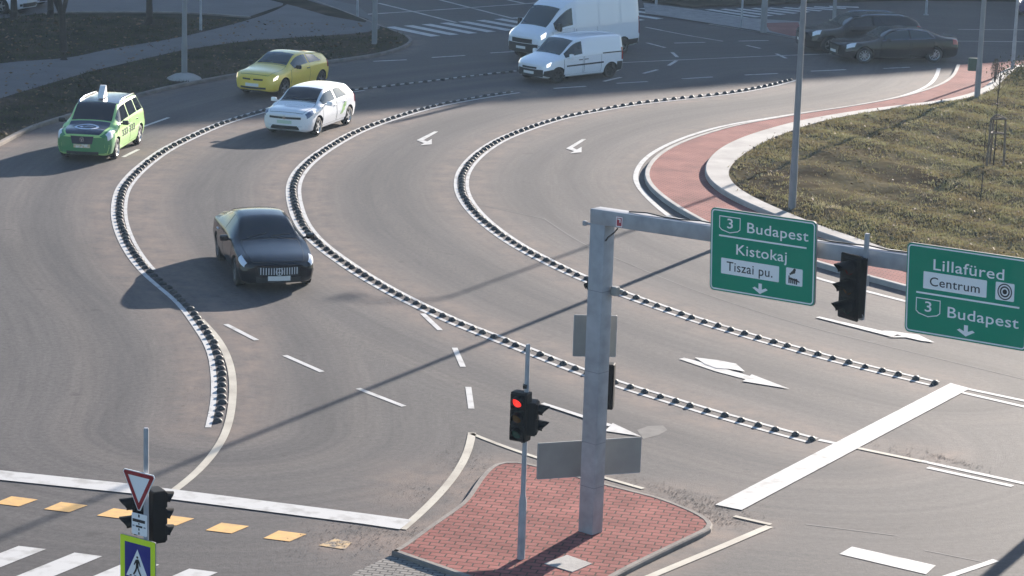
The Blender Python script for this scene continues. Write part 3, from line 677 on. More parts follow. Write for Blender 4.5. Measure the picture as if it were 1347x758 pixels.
put_text('lettering', 'Kistokaj', u(.48), u(.255), v(.475), M, M_white, fo, .0065, .007, .165)
wp = MB(); flat(wp, rrect(u(.11), v(.22), u(.665), v(.41), .015), .005, M); wpo = wp.build('white_panel', M_white, fo)
put_text('lettering', 'Tiszai pu.', u(.44), u(.165), v(.265), M, M_blkprint, wpo, .0075, .004, .15)
ip = MB(); flat(ip, rrect(u(.73), v(.21), u(.885), v(.415), .02), .005, M); ipo = ip.build('station_symbol', M_white, fo)
lo = MB()
bx, by, bs = u(.745), v(.225), u(.125)
flat(lo, [(bx + bs * a, by + bs * b) for a, b in ((.08, .30), (.08, .52), (.16, .52), (.16, .40), (.30, .40), (.42, .36), (.66, .34), (.90, .22), (.92, .14), (.70, .20))], .0075, M)
for q, h in ((.12, .02), (.26, .02), (.40, .02), (.54, .0), (.68, -.02)): flat(lo, [(bx + bs * (q - .04), by + bs * (h + .02)), (bx + bs * (q + .055), by + bs * (h + .02)), (bx + bs * (q + .055), by + bs * .36), (bx + bs * (q - .04), by + bs * .38)], .0078, M)
for cx, cy, r_ in ((.22, .62, .07), (.33, .70, .09), (.46, .78, .12), (.52, .90, .10)): flat(lo, [(bx + bs * (cx + r_ * math.cos(k_ * .5236)), by + bs * (cy + r_ * math.sin(k_ * .5236))) for k_ in range(12)], .0080 + cx * .0002, M)
lo.build('locomotive_mark', M_blkprint, ipo)
dw = MB(); down_arrow(dw, u(.49), v(.045), u(.145), v(.125), M); dw.build('arrow', M_white, fo)
# right-hand sign
t, fo, M = road_sign('direction_sign', 'green direction sign reading Lillafüred, Centrum and Budapest at the right edge', 5.80, 4.655, SW + .06, SH + .03)
SW2, SH2 = SW + .06, SH + .03; u, v = lambda x: x * SW2, lambda y: y * SH2
put_text('lettering', 'Lillafüred', u(.575), u(.225), v(.735), M, M_white, fo, .0065, .007, .165)
wp = MB(); flat(wp, rrect(u(.145), v(.515), u(.665), v(.705), .015), .005, M); wpo = wp.build('white_panel', M_white, fo)
put_text('lettering', 'Centrum', u(.41), u(.20), v(.555), M, M_blkprint, wpo, .0075, .004, .135)
ip = MB(); flat(ip, rrect(u(.735), v(.515), u(.885), v(.71), .02), .005, M); ipo = ip.build('centre_symbol', M_white, fo)
tg = MB(); cx, cy = u(.81), v(.612)
circ = lambda r_, n=24: [(cx + r_ * math.cos(2 * math.pi * i / n), cy + r_ * math.sin(2 * math.pi * i / n)) for i in range(n)]
ring_poly(tg, circ(.118), circ(.100), .0075, M); ring_poly(tg, circ(.080), circ(.058), .0075, M); flat(tg, circ(.036), .0075, M); tg.build('target_mark', M_blkprint, ipo)
rl = MB(); flat(rl, [(u(.09), v(.452)), (u(.93), v(.452)), (u(.93), v(.472)), (u(.09), v(.472))], .006, M); rl.build('divider_line', M_white, fo)
sh = MB(); shield(sh, u(.09), v(.20), u(.205), v(.205), .014, M); sh.build('shield', M_white, fo)
put_text('lettering', '3', u(.055), u(.166), v(.262), M, M_white, fo, .0065, .008, .155)
put_text('lettering', 'Budapest', u(.575), u(.355), v(.235), M, M_white, fo, .0065, .007, .165)
dw = MB(); down_arrow(dw, u(.51), v(.055), u(.145), v(.125), M); dw.build('arrow', M_white, fo)

# ------------------------------------------------------------------ traffic lights
def visor(mb, c, r_, ln_, M):
    """half-open hood round a lens: c in face coordinates, pointing along +z"""
    n = 12; a0, a1 = R(-25), R(205); vs = []
    for zz, rr, dip in ((0, r_, 0), (ln_, r_ * .97, -.02)):
        for k_ in range(n + 1):
            a = a0 + (a1 - a0) * k_ / n; top = .45 + .55 * max(0, math.sin(a))
            vs.append(M @ Vector((c[0] + rr * math.cos(a), c[1] + rr * math.sin(a) + dip, .0 + zz * top)))
        for k_ in range(n + 1):
            a = a0 + (a1 - a0) * k_ / n; top = .45 + .55 * max(0, math.sin(a))
            vs.append(M @ Vector((c[0] + (rr - .006) * math.cos(a), c[1] + (rr - .006) * math.sin(a) + dip, .0 + zz * top)))
    k_ = n + 1; fs = []
    for i in range(n):
        fs += [(i, i + 1, 2 * k_ + i + 1, 2 * k_ + i), (k_ + i, k_ + i + 1, 3 * k_ + i + 1, 3 * k_ + i), (2 * k_ + i, 2 * k_ + i + 1, 3 * k_ + i + 1, 3 * k_ + i)]
    mb.add(vs, fs)
def signal_head(name, label, loc, face_az, n=3, lens_r=.095, lit=None, vis=.22, board=False, parts_lit=None):
    """loc = centre of the housing's underside; face_az = where the lenses look"""
    t = thing(name, label, 'traffic light', loc, 0)
    M = face_matrix(face_az + math.pi / 2); pitch_ = lens_r * 2 + .085; H_ = n * pitch_ + .03; W_ = lens_r * 2 + .12
    hs = MB(); hs.box((0, H_ / 2, -.11), (W_, H_, .20), M=M, ch=.02)
    for k_ in range(n): hs.box((0, .015 + pitch_ * (k_ + .5), -.02), (W_ - .02, pitch_ - .016, .06), M=M, ch=.012)
    hs.build('housing', M_black, t)
    if board:
        b_ = MB(); b_.prism(rrect(-W_ / 2 - .05, -.03, W_ / 2 + .05, H_ + .04, .03), -.03, -.022, M); b_.build('backing_board', M_black, t)
    for k_ in range(n):
        c = (0, .015 + pitch_ * (k_ + .5)); top = k_ == n - 1
        le = MB(); le.lathe([(.001, .030), (lens_r * .5, .026), (lens_r * .85, .018), (lens_r, .012)], M @ Matrix.Translation((c[0], c[1], 0)), 20)
        le.build('lens', (M_lensred if lit == k_ else (M_lensdk if top else (M_lensgrn if k_ == 0 else M_lensamb))), t, 60)
        vs = MB(); visor(vs, c, lens_r + .012, vis, M); vs.build('visor', M_black, t)
    return t, M, H_
# hanging from the gantry arm between the two signs
q = gantry_face(4.9, 4.72, .32)
t, Mh, Hh = signal_head('traffic_light', 'black traffic light hanging on the gantry arm between the two green signs', q, GAZ - R(102), 3, .104, vis=.30, board=True)
mp_ = MB(); p0 = Vector((.16, 0, 0)); ax = face_matrix(GAZ)
mp_.box((.165, .62, -.16), (.055, 1.30, .055), M=ax); mp_.box((.10, .55, -.22), (.16, .16, .10), M=ax); mp_.build('mounting_post', M_galv, t)
lp = MB(); lp.path([ax @ Vector((.16 + .05 * math.sin(a), .02 + .05 * math.cos(a), -.12)) for a in np.linspace(0, 5.4, 12)], .006, 5); lp.build('cable', M_galv, t)

# signal post on the island
sb = g(685, 741)
sp = thing('signal_post', 'slim galvanised signal post in the red brick island left of the gantry column', 'signal post', (sb.x, sb.y, .078))
b = MB(); b.lathe([(.0, 0), (.062, 0), (.062, .95), (.040, 1.08), (.036, 3.50), (.03, 3.53), (.0, 3.53)], n=16); b.build('pole', M_galv, sp, 40)
b = MB()
for z in (1.98, 2.86): b.box((-.03, -.05, z), (.06, .12, .05))
b.build('clamp', M_black, sp)
signal_head('traffic_light', 'three-lens black traffic light with its red lamp lit on the slim island post', (sb.x - .13, sb.y - .09, 2.04), R(-118), 3, .085, lit=2, vis=.12)
signal_head('traffic_light', 'two-lens black traffic light turned to the right on the slim island post', (sb.x + .19, sb.y + .02, 2.14), R(-8), 2, .085, vis=.19)

# post at the lower left with its signs
PD = 33.5
def at_depth(px, py, dep):
    r = ((px - PW / 2) * RT - (py - PH / 2) * UP) / FPX + FW; t_ = dep / r[1]; return Vector((t_ * r[0], dep, CAMH + t_ * r[2]))
pt_ = at_depth(190.6, 563, PD); pb_ = at_depth(194.0, 690, PD); px_ = (pt_.x + pb_.x) / 2
lpz = pt_.z
lpst = thing('signal_post', 'slim galvanised signal post at the lower left carrying yield and crossing signs', 'signal post', (px_, PD, 0))
b = MB(); b.lathe([(.0, 0), (.062, 0), (.062, .95), (.038, 1.08), (.036, lpz - .02), (.03, lpz), (.0, lpz)], n=16); b.build('pole', M_galv, lpst, 40)
SAZ = R(-33); sd = np.array([math.cos(SAZ), math.sin(SAZ)]); so2 = np.array([px_, PD]) - np.array([-sd[1], sd[0]]) * .075
def flat_sign(px_list):
    P3 = [on_plane(x, y, so2, sd) for x, y in px_list]; return [((Vector((p.x - px_, p.y - PD, 0)).dot(Vector((sd[0], sd[1], 0)))), p.z) for p in P3]
Ms = face_matrix(SAZ) @ Matrix.Translation((0, 0, .075))
def sign_thing(name, label, z0):
    return thing(name, label, 'road sign', (px_, PD, 0))
tri = flat_sign([(160.4, 614), (205, 627.7), (181, 675)])
cxm = sum(p[0] for p in tri) / 3; side = (tri[1][0] - tri[0][0]); ztop = (tri[0][1] + tri[1][1]) / 2; zlow = tri[2][1]; xm = (tri[0][0] + tri[1][0]) / 2
def tripts(x, zt, zl, hw, r_):
    base = [(x - hw, zt), (x, zl), (x + hw, zt)]; out = []
    for i in range(3):
        p = np.array(base[i]); a = np.array(base[i - 1]) - p; b_ = np.array(base[(i + 1) % 3]) - p; a /= np.linalg.norm(a); b_ /= np.linalg.norm(b_)
        for s in (0, .5, 1): out.append(tuple(p + (a * (1 - s) + b_ * s) * r_))
    return out
t = sign_thing('yield_sign', 'white yield triangle with dark red border on the lower left signal post', 0)
Y0 = tripts(xm, ztop, zlow, side / 2, .045)
b = MB(); b.prism(Y0, -.012, 0, Ms); b.build('panel', M_white, t)
b = MB(); a_ = shrink(Y0, .012); ring_poly(b, a_, shrink(Y0, .068), .003, Ms); b.build('red_border', M_redprint, t)
b = MB(); b.box((xm, ztop - .12, -.04), (.10, .05, .05), M=Ms); b.build('bracket', M_galv, t)
sp4 = flat_sign([(171.3, 673.5), (190.6, 680), (192, 709), (172, 701)])
t = sign_thing('priority_plate', 'small white plate showing a black road layout under the yield triangle', 0)
x0, x1 = (sp4[0][0] + sp4[3][0]) / 2, (sp4[1][0] + sp4[2][0]) / 2; zt, zl = (sp4[0][1] + sp4[1][1]) / 2, (sp4[2][1] + sp4[3][1]) / 2; w_, h_ = x1 - x0, zt - zl
b = MB(); b.prism(rrect(x0, zl, x1, zt, .015), -.035, -.025, Ms); b.build('panel', M_white, t)
b = MB(); U = lambda a, c: (x0 + w_ * a, zl + h_ * c)
rect = lambda a0, c0, a1, c1: [U(a0, c0), U(a1, c0), U(a1, c1), U(a0, c1)]
for q in (rect(.44, .84, .54, .97), rect(.06, .60, .90, .74), rect(.45, .50, .53, .57), rect(.28, .36, .72, .45), rect(.45, .22, .53, .33), rect(.45, .04, .53, .14)): flat(b, q, -.022, Ms)
b.build('road_mark', M_blkprint, t)
b = MB()
for q in (rect(.06, .37, .2, .44), rect(.8, .37, .94, .44)): flat(b, q, -.022, Ms)
b.build('small_lettering', mat('grey_sign_print', (.35, .36, .38), .5), t)
c4 = flat_sign([(159, 699.6), (205, 716)]); x0, x1 = c4[0][0], c4[1][0]; zt = (c4[0][1] + c4[1][1]) / 2; w_ = x1 - x0; h_ = w_ * 1.12; zl = zt - h_
t = sign_thing('crossing_sign', 'blue pedestrian crossing sign with bright yellow border on the lower left post', 0)
b = MB(); b.prism(rrect(x0, zl, x1, zt, .02), -.010, .010, Ms); b.build('panel', M_signback, t)
b = MB(); flat(b, rrect(x0 + .001, zl + .001, x1 - .001, zt - .001, .02), .013, Ms); yo = b.build('yellow_border', M_fluo, t)
b = MB(); m_ = .085; flat(b, [(x0 + m_, zl + m_), (x1 - m_, zl + m_), (x1 - m_, zt - m_), (x0 + m_, zt - m_)], .016, Ms); bo = b.build('blue_face', M_blueprint, t)
b = MB(); xm2 = (x0 + x1) / 2; W2 = w_ - 2 * m_; H2 = h_ - 2 * m_
flat(b, [(xm2 - W2 * .44, zl + m_ + H2 * .10), (xm2 + W2 * .44, zl + m_ + H2 * .10), (xm2, zl + m_ + H2 * .86)], .019, Ms); wo = b.build('white_triangle', M_white, bo)
b = MB(); pu = lambda a, c: (xm2 + W2 * a, zl + m_ + H2 * c)
flat(b, [(pu(0, .645)[0] + .018 * math.cos(k_ * .63), pu(0, .645)[1] + .018 * math.sin(k_ * .63)) for k_ in range(10)], .0225, Ms)
flat(b, [pu(-.06, .58), pu(.04, .60), pu(.09, .54), pu(.13, .42), pu(.10, .41), pu(.05, .50), pu(.05, .36), pu(-.06, .36), pu(-.05, .50), pu(-.11, .42), pu(-.14, .44)], .0225, Ms)
flat(b, [pu(-.06, .36), pu(0, .36), pu(-.03, .28), pu(-.12, .16), pu(-.17, .18), pu(-.10, .28)], .0225, Ms)
flat(b, [pu(0, .36), pu(.05, .36), pu(.10, .27), pu(.18, .16), pu(.13, .14), pu(.04, .27)], .0225, Ms)
for q in (-.28, -.10, .08, .24): flat(b, [pu(q - .03, .115), pu(q + .05, .115), pu(q + .07, .15), pu(q, .15)], .0228, Ms)
b.build('walking_mark', M_blkprint, wo)
signal_head('traffic_light', 'black traffic light seen from behind right of the yield triangle', (px_ + .20, PD + .27, at_depth(205, 712, PD + .2).z), R(30), 3, .078, vis=.15)
signal_head('traffic_light', 'two-lens black traffic light pointing left behind the yield triangle', (px_ - .22, PD + .30, at_depth(165, 703, PD + .2).z), R(186), 2, .088, vis=.2)

# things fixed to the gantry column
def box_px(name, label, cat, px, z0, dz, dims, rz, m, detail=None):
    p = g(px[0], px[1], z0); t = thing(name, label, cat, p, rz)
    b = MB(); b.box((0, 0, 0), dims, ch=.012); b.build('case', m, t, 30); return t
# backs of the boards that face the other way
def board(name, label, a, b_, ztop, zbot, th=.025):
    A = Vector((*a, 0)); B = Vector((*b_, 0))
    d = Vector((B.x - A.x, B.y - A.y, 0)); L_ = d.length; az = math.atan2(d.y, d.x)
    t = thing(name, label, 'sign', (A.x, A.y, zbot), 0); M = face_matrix(az)
    b = MB(); b.prism(rrect(0, 0, L_, ztop - zbot, .02), -th, 0, M); b.build('panel', M_signback, t)
    b = MB(); a_ = rrect(.0, .0, L_, ztop - zbot, .02); ring_poly(b, a_, shrink(a_, .012), .004, M); b.build('edge_frame', M_galv, t)
    for zz in (.2, .8): b = MB(); b.box((L_ / 2, (ztop - zbot) * zz, -.04), (L_ * .5, .04, .03), M=M); b.build('rail', M_galv, t)
    return t
board('sign_board', 'wide grey back of a low sign board behind the foot of the gantry column', (.51, 40.42), (2.24, 41.0), 1.53, .91)
board('square_sign', 'small grey back of a square sign behind the middle of the gantry column', (1.03, 40.68), (1.74, 40.72), 3.66, 2.96)
q = (1.615, 40.78)
signal_head('traffic_light', 'narrow black traffic light seen from behind on the right of the gantry column', (q[0], q[1], 2.1), R(80), 3, .08, vis=.08)
q = gc - GD * .22 + GE * .05
t = thing('detector', 'small dark traffic detector on the left face of the gantry column', 'detector', (q[0], q[1], 4.22), GAZ)
b = MB(); b.box((0, 0, 0), (.12, .12, .17), ch=.02); b.tube((-.02, -.06, 0), (-.05, -.11, -.02), .045); b.build('case', M_black, t); b = MB(); b.box((.08, 0, 0), (.10, .04, .05)); b.build('bracket', M_galv, t)
q = gc + GD * .22 + GE * .12
t = thing('detector', 'small grey traffic detector on the right face of the gantry column', 'detector', (q[0], q[1], 4.18), GAZ)
b = MB(); b.box((0, 0, 0), (.12, .12, .15), ch=.02); b.tube((.02, .06, 0), (.05, .11, -.02), .04); b.build('case', M_signback, t); b = MB(); b.box((-.08, 0, 0), (.10, .04, .05)); b.build('bracket', M_galv, t)

# ------------------------------------------------------------------ lamp posts and far poles
def lamp_post(px, py, label, h=10.5, r0=.105, r1=.055, z0=0.0, arm=1.6, arm_az=150, foot=None, m=None):
    p = g(px, py, z0); t = thing('street_lamp', label, 'street lamp', (p.x, p.y, z0)); m = m or M_polegrey
    b = MB(); b.lathe([(0, 0), (r0, 0), (r0, 1.2), (r0 * .88, 1.3), (r1, h), (0, h)], n=14); b.build('pole', m, t, 40)
    if arm:
        a = R(arm_az); e = Vector((math.cos(a) * arm, math.sin(a) * arm, h + .25))
        b = MB(); b.path([(0, 0, h - .05), (e.x * .3, e.y * .3, h + .16), (e.x * .7, e.y * .7, h + .24), e], [r1, r1 * .9, r1 * .8, r1 * .7], 8); b.build('arm', m, t, 40)
        b = MB(); b.box((e.x * 1.2, e.y * 1.2, e.z), (.62, .24, .11), rz=a, ch=.035); hd = b.build('lamp_head', M_signback, t)
        b = MB(); b.box((e.x * 1.2, e.y * 1.2, e.z - .06), (.42, .18, .02), rz=a); b.build('lens', M_lamp, hd)
    if foot:
        b = MB(); b.lathe([(foot * 1.0, 0), (foot * .95, .05), (foot * .6, .16), (.12, .22), (0, .22)], n=18); b.build('foundation', M_conc, t, 40)
    return t
lamp_post(1041.5, 277, 'grey street lamp on the near end of the grass bank left of the green signs', z0=.22, arm_az=170, h=11)
lamp_post(1285, 131, 'grey street lamp with small box sign beside the red cycle path', h=11, arm_az=160, z0=.2)
lamp_post(1331.5, 95, 'slim pale post at the far corner of the red cycle path', h=4.4, r0=.075, r1=.045, z0=.115, arm=0, m=M_galv)
lamp_post(242.5, 104, 'grey street lamp on a concrete mound in the left verge behind the taxi', h=10, z0=.09, foot=.62, arm_az=-60)
lamp_post(492.5, 58, 'thick grey mast on the verge corner above the yellow car', h=9, r0=.11, r1=.085, z0=.09, arm=0)
lamp_post(1345, 752, 'street lamp at the lower right whose shadow crosses the corner', h=10, z0=0, r0=.17, r1=.12, arm=0) if False else None
q = g(1330, 734); qs = Vector((math.cos(R(SUN_AZ)), math.sin(R(SUN_AZ)), 0)) * 9.5 + q
t = thing('street_lamp', 'street lamp just outside the right edge whose shadow crosses the lower right corner', 'street lamp', (qs.x, qs.y, 0))
b = MB(); b.lathe([(0, 0), (.16, 0), (.16, 1.5), (.14, 1.6), (.11, 9), (0, 9)], n=14); b.build('pole', M_polegrey, t, 40)
def thin_pole(px, py, label, r=.045, h=4.2, signbox=None):
    p = g(px, py); t = thing('signal_post', label, 'post', (p.x, p.y, 0)); b = MB(); b.lathe([(0, 0), (r * 1.3, 0), (r * 1.3, .6), (r, .7), (r * .9, h), (0, h)], n=10); b.build('pole', M_galv, t, 40)
    b = MB(); b.box((0, -.03, .02), (r * 5, r * 5, .05)); b.build('base_plate', M_polegrey, t)
    b = MB(); b.lathe([(0, h - .01), (r * 1.15, h), (r * 1.15, h + .04), (0, h + .05)], n=10); b.build('cap', M_polegrey, t)
    return t
thin_pole(470, 25, 'thin grey post beside the far zebra crossing, left of the thick mast')
thin_pole(264, 43, 'thin grey post in the verge right of the concrete mound')
thin_pole(975, 37, 'slim pale post in front of the right zebra crossing')
thin_pole(863, 8, 'pale post at the top edge behind the big white van')
thin_pole(1218, 20, 'grey post standing behind the black saloon at the top edge')
for px, py, lb, rr in ((1004, 43, 'thick grey mast between the slim pale post and the bank street lamp', .14), (1097, 27, 'grey mast rising behind the black estate car', .085)):
    lamp_post(px, py, lb, h=9, r0=rr, r1=rr * .9, arm=0, z0=.05)
# box sign on the second lamp
p2 = g(1285, 131); t = thing('box_sign', 'small dark green box hanging on the left of the lamp beside the red path', 'box', (p2.x - .27, p2.y - .10, 1.05))
b = MB(); b.box((0, 0, .22), (.30, .16, .46), ch=.02); b.build('case', mat('dark_green_box', (.03, .07, .055), .5), t); b = MB(); b.box((.22, .03, .22), (.2, .04, .05)); b.build('bracket', M_galv, t)

# ------------------------------------------------------------------ trees, saplings, shrub
def branchy(tr, cw, p, d, r, ln_, depth):
    q = [Vector(p)]; dd = Vector(d)
    for i in range(3):
        dd = (dd + Vector((random.gauss(0, .1), random.gauss(0, .1), .06))).normalized(); q.append(q[-1] + dd * ln_ / 3)
    (tr if depth > 2 else cw).path(q, [r, r * .86, r * .74, r * .62], 7 if depth > 1 else 5)
    if depth <= 0: return
    for k_ in range(3 if depth > 1 else 4):
        b_ = q[-1] if k_ == 0 else q[random.choice((1, 2, 3))]
        a = random.uniform(0, 6.28); nd = (dd * .9 + Vector((math.cos(a), math.sin(a), .25)) * random.uniform(.5, .9)).normalized()
        branchy(tr, cw, b_, nd, r * random.uniform(.45, .65), ln_ * random.uniform(.6, .8), depth - 1)
def tree(px, py, label, r=.17, fork=2.0, lean=(0, 0)):
    p = g(px, py, .09); t = thing('bare_tree', label, 'tree', (p.x, p.y, .09)); tr, cw = MB(), MB()
    tr.path([(0, 0, -.05), (.02, 0, .35), (lean[0] * .5, lean[1] * .5, fork * .5), (lean[0], lean[1], fork)], [r * 1.5, r * 1.05, r * .95, r * .9], 10)
    top = Vector((lean[0], lean[1], fork))
    for k_ in range(3):
        a = k_ * 2.1 + px; branchy(tr, cw, top - Vector((0, 0, .1)), (math.cos(a) * .35, math.sin(a) * .35, 1), r * .72, 2.6, 4)
    tr.build('trunk', M_bark, t, 60); cw.build('crown', M_bark, t)
tree(84, 79, 'bare forked tree with a dark trunk on the verge above the taxi', .13, 1.7, (-.05, 0))
tree(18, 26, 'bare tree with a straight trunk in front of the parked white cars', .14, 3.0)
tree(196, 33, 'bare tree with a thin trunk left of the lamp on the concrete mound', .14, 3.0)
tree(66, 24, 'bare tree behind the forked trunk at the parking kerb', .13, 2.6)
pc = g(1307, 214, bank_z + .1); t = thing('tree_guard', 'wooden stake guard with a pointed top round the young tree on the grass bank', 'tree guard', pc)
for k_ in range(3):
    a = R(100 + 120 * k_); b = MB(); b.tube((.31 * math.cos(a), .31 * math.sin(a), -.15), (.26 * math.cos(a), .26 * math.sin(a), 1.36), .035, .032, 8); b.build('stake', M_wood, t)
b = MB()
for z in (.90, 1.34):
    for k_ in range(3):
        a, a2 = R(100 + 120 * k_), R(220 + 120 * k_); b.tube((.265 * math.cos(a), .265 * math.sin(a), z), (.265 * math.cos(a2), .265 * math.sin(a2), z), .028, n=6)
for k_ in range(3): a = R(100 + 120 * k_); b.tube((.26 * math.cos(a), .26 * math.sin(a), 1.36), (0, 0, 1.46), .022, n=6)
b.build('rail', M_wood, t)
t = thing('sapling', 'thin bare young tree growing inside the wooden stake guard', 'tree', (pc.x, pc.y, pc.z))
b = MB(); b.path([(0, 0, -.1), (.01, 0, .9), (-.02, .02, 1.9), (.03, 0, 3.1)], [.028, .024, .018, .008], 7); b.build('trunk', M_bark, t)
b = MB()
for k_ in range(14):
    z = random.uniform(1.9, 2.9); a = random.uniform(0, 6.28); l = random.uniform(.2, .5); b.path([(0, 0, z), (l * .5 * math.cos(a), l * .5 * math.sin(a), z + l * .5), (l * .7 * math.cos(a), l * .7 * math.sin(a), z + l)], [.008, .006, .003], 5)
b.build('crown', M_bark, t)
ps = g(1290, 262, bank_z + .05); t = thing('sapling', 'thin unguarded sapling left below the wooden stake guard', 'tree', ps)
b = MB(); b.path([(0, 0, -.1), (.01, .01, .6), (0, 0, 1.5), (.02, 0, 2.3)], [.018, .015, .011, .005], 6); b.build('trunk', M_bark, t)
b = MB()
for k_ in range(10):
    z = random.uniform(1.0, 2.1); a = random.uniform(0, 6.28); l = random.uniform(.15, .35); b.path([(0, 0, z), (l * .5 * math.cos(a), l * .5 * math.sin(a), z + l * .5), (l * .7 * math.cos(a), l * .7 * math.sin(a), z + l)], [.006, .004, .002], 5)
b.build('crown', M_bark, t)
ph = g(1308, 113, .12); t = thing('withered_shrub', 'small brown withered shrub at the kerb right of the lamp on the red path', 'shrub', ph)
b = MB()
for k_ in range(7): a = random.uniform(0, 6.28); b.path([(0, 0, -.02), (.06 * math.cos(a), .06 * math.sin(a), .4), (.1 * math.cos(a), .1 * math.sin(a), .85)], [.014, .01, .004], 5)
b.build('stem', M_bark, t)
b = MB()
for _ in range(420):
    z = random.uniform(.25, 1.0); r_ = .17 * math.sin(math.pi * min(1, (z - .1) / .95)) ** .7; a = random.uniform(0, 6.28); rr = r_ * math.sqrt(random.random()); c = Vector((rr * math.cos(a), rr * math.sin(a), z)); s = random.uniform(.02, .045)
    d1 = Vector((random.gauss(0, 1), random.gauss(0, 1), random.gauss(0, 1))).normalized() * s; d2 = d1.orthogonal().normalized() * s * .5
    b.add([c - d1, c + d2, c + d1, c - d2], [(0, 1, 2, 3)])
b.build('foliage', mat('withered_leaves', (.11, .08, .05), .85, noise=(6, (.06, .05, .03))), t)
bh = gpath([(1420, 78), (1347, 92), (1322, 102), (1310, 116)], smooth=0)
b = MB()
for c_ in resample(bh, .06):
    for _ in range(14):
        x, y = c_ + np.array([RNG.normal(.9, .45), RNG.normal(-.5, .7)]); z = bank_z + abs(RNG.normal(.15, .15)); s = RNG.uniform(.03, .07)
        d1 = Vector(RNG.normal(0, 1, 3)).normalized() * s; d2 = d1.orthogonal().normalized() * s * .6; c = Vector((x, y, z)); b.add([c - d1, c + d2, c + d1, c - d2], [(0, 1, 2, 3)])
tag(b.build('ground_cover', M_vblade), kind='stuff')

